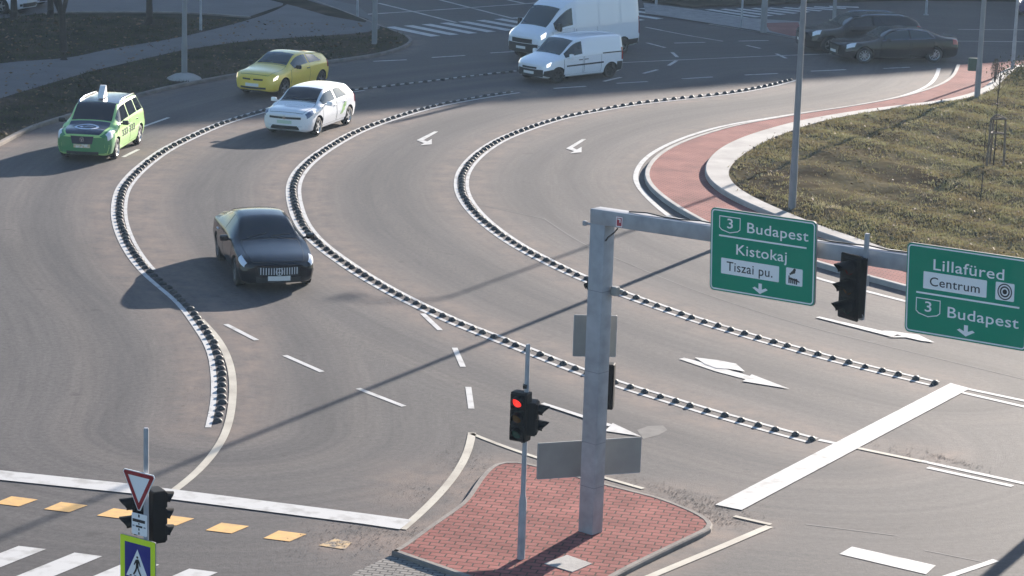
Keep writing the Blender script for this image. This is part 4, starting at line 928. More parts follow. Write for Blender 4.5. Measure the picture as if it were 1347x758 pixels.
# ------------------------------------------------------------------ vehicles
def pchip(x, y, xq):
    x = np.asarray(x, float); y = np.asarray(y, float); h = np.diff(x); dl = np.diff(y) / h; n = len(x); d = np.zeros(n)
    for i in range(1, n - 1):
        if dl[i - 1] * dl[i] > 0: w1 = 2 * h[i] + h[i - 1]; w2 = h[i] + 2 * h[i - 1]; d[i] = (w1 + w2) / (w1 / dl[i - 1] + w2 / dl[i])
    d[0] = dl[0]; d[-1] = dl[-1]
    k = np.clip(np.searchsorted(x, xq) - 1, 0, n - 2); t = (xq - x[k]) / h[k]
    return (2 * t**3 - 3 * t**2 + 1) * y[k] + (t**3 - 2 * t**2 + t) * h[k] * d[k] + (-2 * t**3 + 3 * t**2) * y[k + 1] + (t**3 - t**2) * h[k] * d[k + 1]
class Car:
    """body surface S(d, v): d metres back from the nose, v 0..6 round the half section (1 sill, 2 side, 3 belt, 4 roof edge, 6 centre)"""
    def __init__(s, L, wb, fo, rows, bulge=.10, bulge_r=.06, wheel=.32, ww=.21):
        s.L, s.wb, s.fo, s.rows, s.bulge, s.bulge_r, s.wr, s.ww = L, wb, fo, np.array(rows, float), bulge, bulge_r, wheel, ww
        s.x0 = wb / 2 + fo; s.w0 = s.rows[0, 3]; s.w1 = s.rows[-1, 3]; s.wmax = s.rows[:, 3].max()
    def par(s, d): return [float(pchip(s.rows[:, 0], s.rows[:, c], np.array([d]))[0]) for c in range(1, 10)]
    def sec(s, d):
        if not hasattr(s, '_c'): s._c = {}
        key = round(d, 4)
        if key not in s._c:
            zb, ws, wm, zm, wbt, zbt, wt, zt, cr_ = s.par(d)
            s._c[key] = np.array([(ws - .14, zb), (ws, zb + .06), (wm, zm), (wbt, zbt), (wt, zt), (.55 * wt, zt + .72 * cr_), (0, zt + cr_)])
        return s._c[key]
    def S(s, d, v, side=1, rnd=.16):
        c = s.sec(d); y = z = 0.0
        for dv in (-1, -.5, 0, .5, 1):
            q = v + dv * rnd
            if q < 0: q = 0
            if q > 6: q = 12 - q; sg = -1
            else: sg = 1
            k = min(int(q), 5); f = q - k; p = c[k] * (1 - f) + c[k + 1] * f; y += sg * p[0] / 5; z += p[1] / 5
        y = max(y, 0.0) if v < 6 else 0.0
        bl = max(0, 1 - d / .6) ** 1.5; br = max(0, 1 - (s.L - d) / .5) ** 1.5
        x = s.x0 - d - s.bulge * bl * min(1, (y / s.w0) ** 2) + s.bulge_r * br * min(1, (y / s.w1) ** 2)
        return Vector((x, side * y, z))
    def N(s, d, v, side=1):
        e = .02; a = s.S(min(d + e, s.L), v, side) - s.S(max(d - e, 0), v, side); b = s.S(d, min(v + .05, 6), side) - s.S(d, max(v - .05, 0), side)
        n = a.cross(b); c = Vector((s.x0 - d, 0, .7)); p = s.S(d, v, side)
        if n.length < 1e-9: return Vector((0, 0, 1))
        n.normalize(); 
        if n.dot(Vector((0, p.y, p.z - .6))) < 0: n = -n
        return n
    def body(s, m, parent, arch=.055, arch_cut=True):
        ds = np.unique(np.r_[s.L * (.5 - .5 * np.cos(np.linspace(0, np.pi, 58))), s.rows[:, 0]])
        vs_ = np.unique(np.r_[np.linspace(0, 1, 4), np.linspace(1, 3, 15), np.linspace(3, 4, 8), np.linspace(4, 6, 9)]); nv = len(vs_); ny = 8
        V = []; F = []; ring = 2 * nv - 1 + (ny - 1)
        for d in ds:
            lft = [s.S(d, v, 1) for v in vs_]; rgt = [s.S(d, v, -1) for v in vs_[:-1]][::-1]
            bot = [rgt[-1].lerp(lft[0], k / ny) for k in range(1, ny)]
            V += lft + rgt + bot
        nd = len(ds)
        for i in range(nd - 1):
            for j in range(ring): F.append((i * ring + j, i * ring + (j + 1) % ring, (i + 1) * ring + (j + 1) % ring, (i + 1) * ring + j))
        for end, d in ((0, 0.0), (nd - 1, s.L)):
            o = end * ring
            rowi = []
            for r_ in range(nv - 1):
                a = o + r_; b = o + 2 * nv - 2 - r_
                if r_ == 0: rowi.append([b] + [o + 2 * nv - 1 + k for k in range(ny - 1)] + [a]); continue
                row = [b]; A, B = V[a], V[b]
                for k in range(1, ny):
                    p = B.lerp(A, k / ny); y = p.y
                    bu = s.bulge if end == 0 else -s.bulge_r; ww = s.w0 if end == 0 else s.w1
                    p = Vector((s.x0 - d - bu * min(1, (y / ww) ** 2), p.y, p.z)); V.append(p); row.append(len(V) - 1)
                row.append(a); rowi.append(row)
            for r_ in range(nv - 2):
                for k in range(ny): F.append((rowi[r_][k], rowi[r_][k + 1], rowi[r_ + 1][k + 1], rowi[r_ + 1][k]))
            tp = o + nv - 1
            for k in range(ny): F.append((rowi[-1][k], rowi[-1][k + 1], tp))
        me = bpy.data.meshes.new('body'); me.from_pydata([tuple(v) for v in V], [], F); me.update()
        bm = bmesh.new(); bm.from_mesh(me); bmesh.ops.recalc_face_normals(bm, faces=bm.faces); bm.to_mesh(me); bm.free()
        o = bpy.data.objects.new('body', me); COL.objects.link(o); me.materials.append(m)
        if arch_cut:
            cu = MB()
            for ax in (s.wb / 2, -s.wb / 2):
                for sd_ in (1, -1): cu.tube((ax, sd_ * (s.wmax + .2), s.wr), (ax, sd_ * (s.wmax - s.ww - .10), s.wr), s.wr + arch, n=28)
            co = cu.build('cutter', M_under)
            md = o.modifiers.new('b', 'BOOLEAN'); md.operation = 'DIFFERENCE'; md.object = co; md.solver = 'EXACT'; md.material_mode = 'TRANSFER'
            dg = bpy.context.evaluated_depsgraph_get(); nm = bpy.data.meshes.new_from_object(o.evaluated_get(dg)); o.modifiers.clear(); o.data = nm; bpy.data.objects.remove(co)
        sharp(o.data, 32); o.name = 'body'; o.parent = parent; return o
    def patch(s, name, m, parent, d0, d1, v0, v1, side=1, off=.006, dt0=None, dt1=None, nx=14, nv=6, cross=False, round_=0):
        """sheet lying on the body; d0..d1 at v0 and dt0..dt1 at v1"""
        dt0 = d0 if dt0 is None else dt0; dt1 = d1 if dt1 is None else dt1; V = []; F = []
        nvv = nv * 2 if cross else nv
        for i in range(nvv + 1):
            t = i / nvv
            if cross: q = -1 + 2 * t; sd_ = 1 if q >= 0 else -1; v = 6 - abs(q) * (6 - v0); a, b = d0, d1
            else: v = v0 + (v1 - v0) * t; sd_ = side; a = d0 + (dt0 - d0) * t; b = d1 + (dt1 - d1) * t
            for k in range(nx + 1):
                d = a + (b - a) * k / nx; V.append(s.S(d, v, sd_) + s.N(d, v, sd_) * off)
        for i in range(nvv):
            for k in range(nx): F.append((i * (nx + 1) + k, i * (nx + 1) + k + 1, (i + 1) * (nx + 1) + k + 1, (i + 1) * (nx + 1) + k))
        mb = MB(); mb.add(V, F); me = bpy.data.meshes.new(name); me.from_pydata(mb.v, [], mb.f)
        for p_ in me.polygons: p_.use_smooth = True
        o = link_mesh(name, me, m, parent); return o
    def nose(s, name, m, parent, pts, off=.01, back=False):
        """flat shape on the front (or rear) fascia given in (y, z), following its bulge"""
        bm = bmesh.new(); ww = s.w1 if back else s.w0; V = []
        for y, z in pts:
            x = (s.x0 - s.L + s.bulge_r * min(1, (y / ww) ** 2) - off) if back else (s.x0 - s.bulge * min(1, (y / ww) ** 2) + off); V.append((x, y, z))
        bm.free(); me = bpy.data.meshes.new(name); me.from_pydata(V, [], [tuple(range(len(V)))]); return link_mesh(name, me, m, parent)
    def nose_grid(s, name, m, parent, y0, y1, z0, z1, off=.01, back=False, taper=0.0, n=10):
        V = []; F = []; ww = s.w1 if back else s.w0
        for j in range(2):
            z = (z0, z1)[j]; sh_ = taper * (1 - j)
            for k in range(n + 1):
                y = (y0 + sh_) + ((y1 - sh_) - (y0 + sh_)) * k / n
                x = (s.x0 - s.L + s.bulge_r * min(1, (y / ww) ** 2) - off) if back else (s.x0 - s.bulge * min(1, (y / ww) ** 2) + off); V.append((x, y, z))
        F = [(k, k + 1, n + 2 + k, n + 1 + k) for k in range(n)]
        me = bpy.data.meshes.new(name); me.from_pydata(V, [], F); return link_mesh(name, me, m, parent)
    def wheels(s, parent, rim=None, spokes=5):
        rim = rim or M_rim; pr = [(.60, -.5), (.9, -.5), (.98, -.4), (1, -.2), (1, .2), (.98, .4), (.9, .5), (.66, .5), (.64, .3)]
        wo = None
        for ax in (s.wb / 2, -s.wb / 2):
            for sd_ in (1, -1):
                yc = sd_ * (s.wmax - .03 - s.ww / 2)
                if wo is None:
                    M = Matrix.Rotation(R(-90), 4, 'X')
                    b = MB(); b.lathe([(a * s.wr, c * s.ww) for a, c in pr], M, 28); wo = b.build('wheel', M_tyre, parent, 40)
                    b = MB(); r_ = s.wr * .66; b.lathe([(r_, .46 * s.ww), (r_ * .9, .40 * s.ww), (r_ * .88, .2 * s.ww)], M, 28); b.lathe([(.06, .40 * s.ww), (.04, .43 * s.ww), (0.001, .43 * s.ww)], M, 14)
                    for k in range(spokes):
                        a = 2 * math.pi * k / spokes; wd = r_ * (.30 if spokes < 8 else .16); c, sn = math.cos(a), math.sin(a); vs_ = []
                        for rr, hw in ((.03, wd * .5), (r_ * .92, wd * .42)):
                            for q in (-hw, hw):
                                for yy in (.36, .42): vs_.append(M @ Vector((rr * c - q * sn, rr * sn + q * c, yy * s.ww)))
                        b.add(vs_, [(0, 2, 6, 4), (1, 5, 7, 3), (0, 4, 5, 1), (2, 3, 7, 6), (4, 6, 7, 5), (0, 1, 3, 2)])
                    ro = b.build('rim', rim, wo)
                    b = MB(); b.lathe([(.001, .1 * s.ww), (r_ * .98, .1 * s.ww)], M, 20); ho = b.build('spoke_gap_shade', M_under, wo)  # black disc behind the spokes; shade in the gaps put into its colour
                    w_ = wo
                else:
                    w_ = wo.copy(); COL.objects.link(w_); w_.parent = parent
                    for ch in (ro, ho): c2 = ch.copy(); COL.objects.link(c2); c2.parent = w_
                w_.location = (ax, yc, s.wr); w_.rotation_euler = (0, random.uniform(0, 1), 0 if sd_ > 0 else math.pi)
    def mirrors(s, parent, m, d, v=3.05, size=(.10, .20, .14)):
        for sd_ in (1, -1):
            p = s.S(d, v, sd_); b = MB(); b.box((p.x, p.y + sd_ * (.06 + size[1] / 2), p.z + size[2] * .35), size, ch=.035); b.tube((p.x, p.y - sd_ * .03, p.z + .0), (p.x, p.y + sd_ * .1, p.z + .03), .025, n=8); b.build('mirror', m, parent, 40)
    def plate(s, parent, z, m=None, back=False, y=.0):
        b = s.nose_grid('number_plate', m or M_plate, parent, y - .26, y + .26, z - .055, z + .055, .022, back, n=4)
    def doors(s, parent, m, spans, v0=1.25, v1=2.97, sides=(1, -1), hm=None):
        for sd_ in sides:
            for a, b_, h in spans:
                s.patch('door_seam', M_under, parent, a, b_, v0, v1, sd_, .0025, nx=6, nv=10)
                dr = s.patch('door', m, parent, a + .014, b_ - .014, v0 + .02, v1 - .005, sd_, .0045, nx=8, nv=10)
                if h is not None:
                    p = s.S(h, 2.72, sd_); q = MB(); q.box((p.x, p.y + sd_ * .018, p.z), (.18, .035, .03), ch=.01); q.build('door_handle', hm or m, dr)
    def wipers(s, parent, d):
        for y0, y1 in ((.05, .52), (-.50, -.04)):
            p = []
            for k in range(5):
                y = y0 + (y1 - y0) * k / 4; v = 6 - 2 * min(1, abs(y) / .66); q = s.S(d + .05 + .10 * k / 4, v, 1 if y >= 0 else -1); p.append(Vector((q.x, y, q.z + .014)))
            b = MB(); b.path(p, .011, 5); b.build('wiper', M_trim, parent)
    def bonnet(s, parent, m, d0, d1, v0=4.12):
        s.patch('bonnet_seam', M_under, parent, d0, d1, v0, 6, off=.0025, cross=True, nx=10, nv=6)
        s.patch('bonnet', m, parent, d0 + .016, d1 - .03, v0 + .03, 6, off=.005, cross=True, nx=12, nv=7)
    def place(s, root, front, rear, side, adj=True, clip=(.94, 1.07), kz=1.0):
        Fp, Rp = g(*front), g(*rear); h = (Fp - Rp); ln_ = h.length; h.normalize(); n = Vector((-h.y, h.x, 0))
        sc = min(max(ln_ / s.wb, clip[0]), clip[1]) if adj else 1.0
        c = (Fp + Rp) / 2 - n * side * (s.wmax - .06) * sc
        root.location = (c.x, c.y, .004); root.rotation_euler = (0, 0, math.atan2(h.y, h.x)); root.scale = (sc, sc, sc * kz)
    def place_h(s, root, front, az, side):
        Fp = g(*front); h = Vector((math.cos(az), math.sin(az), 0)); n = Vector((-h.y, h.x, 0)); c = Fp - h * s.wb / 2 - n * side * (s.wmax - .06)
        root.location = (c.x, c.y, .004); root.rotation_euler = (0, 0, az)

# rows: d, z_bottom, w_sill, w_side, z_side, w_belt, z_belt, w_roof, z_roof, crown
def sedan_rows(L, W, H, cowl, rf, rmid, rend, deck, zh=.70, hood=.96, deckz=1.03, roofw=.62, belt=.93):
    W = W
    return [(0, .24, W * .66, W * .74, .46, W * .70, zh - .06, W * .58, zh, .02),
            (.10, .20, W * .82, W * .88, .47, W * .83, zh - .02, W * .68, zh + .05, .03),
            (.35, .17, W * .90, W * .965, .50, W * .92, zh + .07, W * .74, zh + .12, .04),
            (.9, .16, W * .92, W * .995, .55, W * .955, belt - .10, W * .79, hood - .08, .045),
            (cowl - .12, .16, W * .92, W, .56, W * .96, belt - .03, W * .79, hood - .01, .045),
            (cowl, .16, W * .92, W, .56, W * .96, belt - .01, W * .765, hood + .03, .04),
            (rf, .16, W * .925, W, .57, W * .965, belt + .005, roofw, H - .075, .045),
            (rmid, .16, W * .925, W, .57, W * .965, belt + .015, roofw - .01, H - .04, .04),
            (rend, .16, W * .925, W, .58, W * .97, belt + .03, roofw - .02, H - .11, .04),
            (deck, .17, W * .925, W * .995, .6, W * .96, belt + .045, W * .70, deckz + .03, .03),
            (L - .35, .19, W * .91, W * .975, .6, W * .93, belt + .02, W * .73, deckz, .03),
            (L - .08, .24, W * .84, W * .91, .6, W * .84, belt - .05, W * .70, deckz - .03, .03),
            (L, .30, W * .76, W * .82, .58, W * .76, belt - .12, W * .64, deckz - .09, .02)]
def hatch_rows(L, W, H, cowl, rf, rmid, rend, zh=.74, hood=.98, belt=.95, roofw=.60, tailz=1.06, wt=.56):
    return [(0, .24, W * .68, W * .76, .46, W * .72, zh - .06, W * .58, zh, .02),
            (.10, .20, W * .83, W * .89, .47, W * .84, zh - .01, W * .68, zh + .06, .03),
            (.32, .17, W * .90, W * .965, .50, W * .92, zh + .08, W * .74, zh + .13, .04),
            (.85, .16, W * .92, W * .995, .55, W * .955, belt - .09, W * .78, hood - .06, .045),
            (cowl - .1, .16, W * .92, W, .56, W * .96, belt - .03, W * .78, hood, .045),
            (cowl, .16, W * .92, W, .56, W * .96, belt - .01, W * .76, hood + .04, .04),
            (rf, .16, W * .925, W, .57, W * .965, belt + .005, roofw, H - .075, .045),
            (rmid, .16, W * .925, W, .57, W * .965, belt + .02, roofw, H - .04, .04),
            (rend, .16, W * .925, W, .58, W * .965, belt + .035, roofw - .03, H - .075, .035),
            (L - .22, .20, W * .90, W * .97, .6, W * .92, belt + .03, wt, tailz + .15, .03),
            (L - .06, .25, W * .84, W * .90, .6, W * .85, belt - .02, wt, tailz - .04, .03),
            (L, .30, W * .78, W * .84, .58, W * .80, belt - .10, wt, tailz - .14, .02)]
def lamps(c, root, m, d0=.10, d1=.52, v0=2.55, v1=3.7, on=False):
    for sd_ in (1, -1):
        o = c.patch('headlight', m, root, d0, d1 - .12, v0, v1, sd_, .006, dt0=d0 + .04, dt1=d1, nx=8, nv=5)
def tails(c, root, d0=.30, d1=.02, v0=2.35, v1=3.2):
    for sd_ in (1, -1): c.patch('tail_light', M_tail, root, c.L - d0, c.L - d1, v0, v1, sd_, .006, nx=6, nv=5)
def side_glass(c, root, spans, v0=3.14, v1=3.86, m=None):
    for sd_ in (1, -1):
        for a, b_, a2, b2 in spans: c.patch('side_window', m or M_glass, root, a, b_, v0, v1, sd_, .006, dt0=a2, dt1=b2, nx=10, nv=6)
def windscreen(c, root, a, b_, m=None, v=4.16, name='windscreen'): c.patch(name, m or M_glass, root, a, b_, v, 6, off=.006, cross=True, nx=12, nv=7)
def finish(car, o):
    return o

# --- black saloon in the foreground lane
P_black = mat('black_metallic_paint', (.006, .008, .013), .18, 0, .35, .25)
c = Car(4.69, 2.73, .93, sedan_rows(4.69, .915, 1.42, 1.42, 2.22, 2.7, 3.35, 4.2, zh=.63, hood=.91, belt=.91, roofw=.56), bulge=.17, wheel=.33)
t = thing('black_saloon', 'black saloon with a slatted chrome grille alone between the left and middle divider rows', 'car')
c.place(t, (311, 376.5), (286.5, 341), -1, adj=False)
c.body(P_black, t); c.wheels(t, M_rimd, 5); windscreen(c, t, 1.46, 2.2); windscreen(c, t, 3.42, 4.15, name='rear_window')
side_glass(c, t, [(1.62, 2.62, 1.62, 2.62), (2.70, 3.55, 2.70, 3.50)]); c.doors(t, P_black, [(1.42, 2.64, 2.5), (2.66, 3.55, 3.42)], hm=M_slat)
c.mirrors(t, P_black, 1.70); c.bonnet(t, P_black, .09, 1.44); c.wipers(t, 1.44); c.plate(t, .345)
gr = c.nose_grid('grille', M_trim, t, -.50, .50, .41, .60, .008, taper=.05)
for k in range(15):
    y = -.42 + .06 * k; b = MB(); x = c.x0 - c.bulge * min(1, (y / c.w0) ** 2) + .016; b.box((x, y, .51), (.012, .02, .16)); b.build('slat', M_slat, gr)
b = MB(); x = c.x0 + .03; Me = Matrix(((0, 0, 1, x), (1, 0, 0, 0), (0, 1, 0, .50), (0, 0, 0, 1)))
cc = lambda r_: [(r_ * math.cos(k * math.pi / 12), r_ * math.sin(k * math.pi / 12)) for k in range(24)]
ring_poly(b, cc(.088), cc(.074), .0, Me)
for k in range(3): a = R(90 + 120 * k); flat(b, [(.078 * math.cos(a), .078 * math.sin(a)), (.014 * math.cos(a + 1.05), .014 * math.sin(a + 1.05)), (.014 * math.cos(a - 1.05), .014 * math.sin(a - 1.05))], .002, Me)
b.build('emblem', M_slat, gr)
c.nose_grid('lower_intake', M_trim, t, -.52, .52, .24, .36, .006); lamps(c, t, M_lamp, .10, .62, 2.75, 3.55); tails(c, t)
# --- white hatchback
P_white = paint('white_paint', (.84, .85, .87), .35)
c = Car(4.26, 2.63, .86, hatch_rows(4.26, .90, 1.46, 1.18, 1.85, 2.5, 3.55), bulge=.13, wheel=.32)
c = Car(4.26, 2.63, .86, hatch_rows(4.26, .90, 1.46, 1.12, 1.85, 2.45, 3.55, roofw=.62, tailz=1.04, wt=.60), bulge=.12, wheel=.32)
t = thing('white_hatchback', 'white five door hatchback in the left lane with a green leaf decal on its side', 'car'); c.place(t, (418.4, 178.7), (457.6, 164), 1)
c.body(P_white, t); c.wheels(t, M_rim, 5); windscreen(c, t, 1.15, 1.87); windscreen(c, t, 3.68, 4.05, name='rear_window')
side_glass(c, t, [(1.30, 2.30, 1.30, 2.30), (2.42, 3.35, 2.42, 3.02)], m=M_glassl); c.doors(t, P_white, [(1.18, 2.34, 2.2), (2.36, 3.2, 3.1)], hm=P_white)
c.mirrors(t, P_white, 1.42); c.bonnet(t, P_white, .09, 1.13); c.wipers(t, 1.13); c.plate(t, .52, mat('pale_green_plate', (.55, .66, .55), .5)); lamps(c, t, mat('blue_tinted_headlight', (.14, .17, .25), .1, spec=.8, coat=.5), .06, .58, 2.75, 3.7); tails(c, t)
c.nose_grid('grille', M_trim, t, -.56, .56, .62, .69, .01); c.nose_grid('lower_intake', M_trim, t, -.46, .46, .27, .40, .008, taper=-.06)
b = MB(); Me = Matrix(((0, 0, 1, c.x0 + .018), (1, 0, 0, 0), (0, 1, 0, .665), (0, 0, 0, 1))); ring_poly(b, cc(.06), cc(.05), 0, Me); flat(b, [(-.035, .03), (-.02, .03), (0, -.01), (.02, .03), (.035, .03), (.008, -.04), (-.008, -.04)], .001, Me); b.build('emblem', M_chrome, t)
for sd_ in (1, -1): c.nose_grid('fog_light', M_lamp, t, min(sd_ * .44, sd_ * .60), max(sd_ * .44, sd_ * .60), .37, .41, .014, n=3)
dcl = paint('green_leaf_decal', (.35, .60, .22), .4)
for k, (a, b_, v0, v1) in enumerate(((2.75, 3.0, 2.0, 2.5), (2.9, 3.12, 2.3, 2.75), (2.62, 2.85, 1.75, 2.1))): c.patch('decal', dcl, t, a, b_, v0, v1, 1, .009, dt0=a + .14, dt1=b_ + .1, nx=4, nv=4)
# --- green taxi
P_lime = paint('lime_taxi_paint', (.42, .72, .24), .4); P_navy = paint('navy_taxi_panel', (.012, .018, .045), .3); P_lime_shade = paint('shaded_lime_paint', (.05, .24, .08), .4)  # last paint: taxi lime with the front-face shade put into the colour
c = Car(4.40, 2.68, .90, hatch_rows(4.40, .895, 1.62, 1.05, 1.80, 2.5, 3.85, zh=.80, hood=1.04, belt=1.0, roofw=.65, tailz=1.15, wt=.62), bulge=.14, wheel=.32)
t = thing('green_taxi', 'lime green taxi with dark blue bonnet and a white roof sign', 'taxi'); c.place(t, (153.4, 208.9), (183.1, 190), 1)
c.body(P_lime, t); c.wheels(t, M_rim, 5); windscreen(c, t, 1.09, 1.82); windscreen(c, t, 4.0, 4.28, name='rear_window')
side_glass(c, t, [(1.25, 2.28, 1.25, 2.28), (2.36, 3.22, 2.36, 3.22), (3.30, 3.95, 3.30, 3.85)]); c.doors(t, P_lime, [(1.10, 2.31, 2.2), (2.33, 3.3, 3.2)], hm=M_trim)
c.mirrors(t, M_trim, 1.32); c.plate(t, .50, M_plateb); lamps(c, t, M_lamp, .07, .55, 2.6, 3.6); tails(c, t)
c.patch('bonnet', P_navy, t, .04, 1.03, 4.22, 6, off=.010, cross=True, nx=12, nv=6); c.patch('roof', P_navy, t, 1.86, 3.85, 4.1, 6, off=.007, cross=True, nx=12, nv=6)
c.nose_grid('grille', P_navy, t, -.36, .36, .56, .80, .008, taper=.05); c.nose_grid('bumper', P_lime_shade, t, -.67, .67, .27, .76, .004); c.nose_grid('lower_intake', M_trim, t, -.5, .5, .24, .33, .010)  # bumper sheet carries the shaded front's darker green as colour
for sd_ in (1, -1): c.patch('shaded_front_wing', P_lime_shade, t, .0, .50, 1.0, 3.95, sd_, .005, dt0=.0, dt1=.75, nx=8, nv=12)  # sheet over the wing, its shade painted in as darker green
# oval bonnet logo and taxi phone number
b = MB(); lg = lambda a, q: c.S(.52 - .26 * math.sin(a) * q, 6 - 2.0 * abs(.46 * math.cos(a) * q) / 1.0 * .95, 1 if math.cos(a) >= 0 else -1)
def on_bonnet(y, d):
    v = 6 - 2 * min(1, abs(y) / .62); p = c.S(d, v, 1 if y >= 0 else -1); p.y = y; return p + Vector((.004, 0, .018))
n = 28; A = [on_bonnet(.38 * math.cos(2 * math.pi * k / n), .56 - .30 * math.sin(2 * math.pi * k / n)) for k in range(n)]; B = [on_bonnet(.30 * math.cos(2 * math.pi * k / n), .56 - .225 * math.sin(2 * math.pi * k / n)) for k in range(n)]
b.add(A + B, [(k, (k + 1) % n, n + (k + 1) % n, n + k) for k in range(n)])
for sh_ in ([(-.24, .62), (-.05, .60), (.08, .50), (.0, .66), (-.12, .68)], [(.0, .50), (.14, .44), (.22, .50), (.18, .62), (.1, .58), (.12, .5)]): b.add([on_bonnet(-y, d) for y, d in sh_], [tuple(range(len(sh_)))])
b.build('bonnet_logo', mat('pale_logo_print', (.75, .80, .90), .6), t)
b = MB(); Me = Matrix(((0, 0, 1, c.x0 + .016), (1, 0, 0, 0), (0, 1, 0, .70), (0, 0, 0, 1))); ring_poly(b, cc(.07), cc(.058), 0, Me); flat(b, [(-.04, .035), (-.022, .035), (0, -.01), (.022, .035), (.04, .035), (.008, -.045), (-.008, -.045)], .001, Me); b.build('emblem', M_chrome, t)
me = text_mesh('333 333', 1.0, .03); co = np.array([v.co[:] for v in me.vertices]); x0_, x1_ = co[:, 0].min(), co[:, 0].max()
for v_ in me.vertices:
    f_ = (v_.co.x - x0_) / (x1_ - x0_); d_ = 1.35 + 1.5 * f_; vv = 2.12 + .46 * (v_.co.y / .73); v_.co = c.S(d_, vv, 1) + c.N(d_, vv, 1) * .012
link_mesh('side_lettering', me, M_blkprint, t)
for sd_ in (1, -1):
    p = [c.S(d_, 4.0, sd_) + Vector((0, -sd_ * .02, h_)) for d_, h_ in ((1.9, .0), (2.0, .06), (2.6, .075), (3.3, .07), (3.75, .06), (3.85, .0))]; b = MB(); b.path(p, .022, 8); b.build('roof_rail', M_chrome, t, 60)
p = c.S(2.3, 6, 1); b = MB(); b.prism([(-.26, 0), (.22, 0), (.20, .06), (-.08, .36), (-.16, .37), (-.25, .08)], -.09, .09, Matrix(((1, 0, 0, p.x), (0, 0, 1, 0), (0, 1, 0, p.z + .03), (0, 0, 0, 1)))); b.build('taxi_sign', mat('white_taxi_lamp', (.80, .80, .80), .4), t)
# --- yellow coupe
P_yel = paint('yellow_paint', (.86, .64, .10), .35)
c = Car(3.97, 2.47, .82, hatch_rows(3.97, .85, 1.36, 1.22, 1.92, 2.3, 2.95, zh=.68, hood=.92, belt=.89, roofw=.56, tailz=.98, wt=.56), bulge=.16, wheel=.30)
c.rows[8][7:10] = (.52, 1.24, .035)
t = thing('yellow_coupe', 'yellow two door coupe beside the left verge behind the white hatchback', 'car'); c.place(t, (371.2, 127.5), (424.6, 115), 1, adj=False)
c.body(P_yel, t); c.wheels(t, M_rimd, 5); windscreen(c, t, 1.27, 1.93, M_glassl); windscreen(c, t, 2.98, 3.7, name='rear_window')
side_glass(c, t, [(1.42, 2.38, 1.42, 2.38), (2.46, 3.30, 2.46, 3.05)], m=M_glassl); c.doors(t, P_yel, [(1.22, 2.46, 2.34)], hm=M_trim); c.mirrors(t, M_trim, 1.48); c.bonnet(t, P_yel, .09, 1.24); c.wipers(t, 1.25); c.plate(t, .42)
lamps(c, t, M_lampon, .08, .42, 2.55, 2.95); tails(c, t); c.nose_grid('lower_intake', M_trim, t, -.5, .5, .28, .35, .008)
for sd_ in (1, -1): c.nose_grid('grille', M_trim, t, min(sd_ * .06, sd_ * .40), max(sd_ * .06, sd_ * .40), .58, .635, .008, n=4)
# --- small white van
c = Car(4.10, 2.72, .70, [(q[0] * 4.10 / 4.33,) + q[1:] for q in [(0, .26, .60, .66, .48, .60, .68, .48, .74, .02), (.1, .22, .70, .76, .5, .71, .76, .56, .82, .03), (.35, .19, .78, .82, .52, .78, .86, .62, .91, .04), (.75, .18, .80, .84, .55, .81, .95, .66, 1.02, .045), (.92, .18, .80, .84, .56, .815, .97, .66, 1.07, .04), (1.70, .18, .80, .845, .57, .83, 1.0, .66, 1.65, .05), (2.1, .18, .80, .845, .57, .835, 1.02, .70, 1.74, .05), (3.0, .18, .80, .845, .58, .835, 1.03, .71, 1.77, .05), (4.1, .20, .80, .84, .6, .83, 1.03, .70, 1.74, .05), (4.27, .24, .78, .82, .6, .81, 1.02, .68, 1.70, .05), (4.33, .3, .74, .78, .6, .78, 1.0, .64, 1.62, .04)]], bulge=.14, bulge_r=.02, wheel=.31)
P_van = paint('white_van_paint', (.84, .86, .90), .4)
t = thing('small_white_van', 'small white panel van with black bumpers in front of the big van', 'van'); c.place(t, (732.4, 109.8), (802.8, 102), 1, clip=(.9, 1), kz=.88); h_small = t.rotation_euler[2]
c.body(P_van, t); c.wheels(t, M_trim, 6); windscreen(c, t, .93, 1.60, M_glassl); side_glass(c, t, [(1.06, 1.9, 1.06, 1.9)]); c.doors(t, P_van, [(.98, 1.94, 1.8), (2.0, 2.9, 2.1)], hm=M_trim)
c.mirrors(t, M_van if False else P_van, 1.22, size=(.12, .16, .20)); c.plate(t, .42); lamps(c, t, M_lampon, .08, .36, 2.66, 3.15); tails(c, t, .14, .0, 2.3, 3.3)
c.nose_grid('bumper', M_trim, t, -.62, .62, .27, .56, .006); c.nose_grid('grille', M_trim, t, -.36, .36, .58, .66, .008)
for sd_ in (1, -1):
    c.patch('bumper_corner', M_trim, t, .0, .42, 1.05, 2.15, sd_, .005, nx=6, nv=6); c.patch('side_strip', M_trim, t, 1.1, 3.0, 2.18, 2.32, sd_, .012, nx=10, nv=2); c.patch('side_strip', M_trim, t, 2.95, 3.98, 3.0, 3.08, sd_, .012, nx=8, nv=2); c.patch('rear_bumper', M_trim, t, 3.72, 4.08, 1.05, 2.15, sd_, .005, nx=6, nv=6)
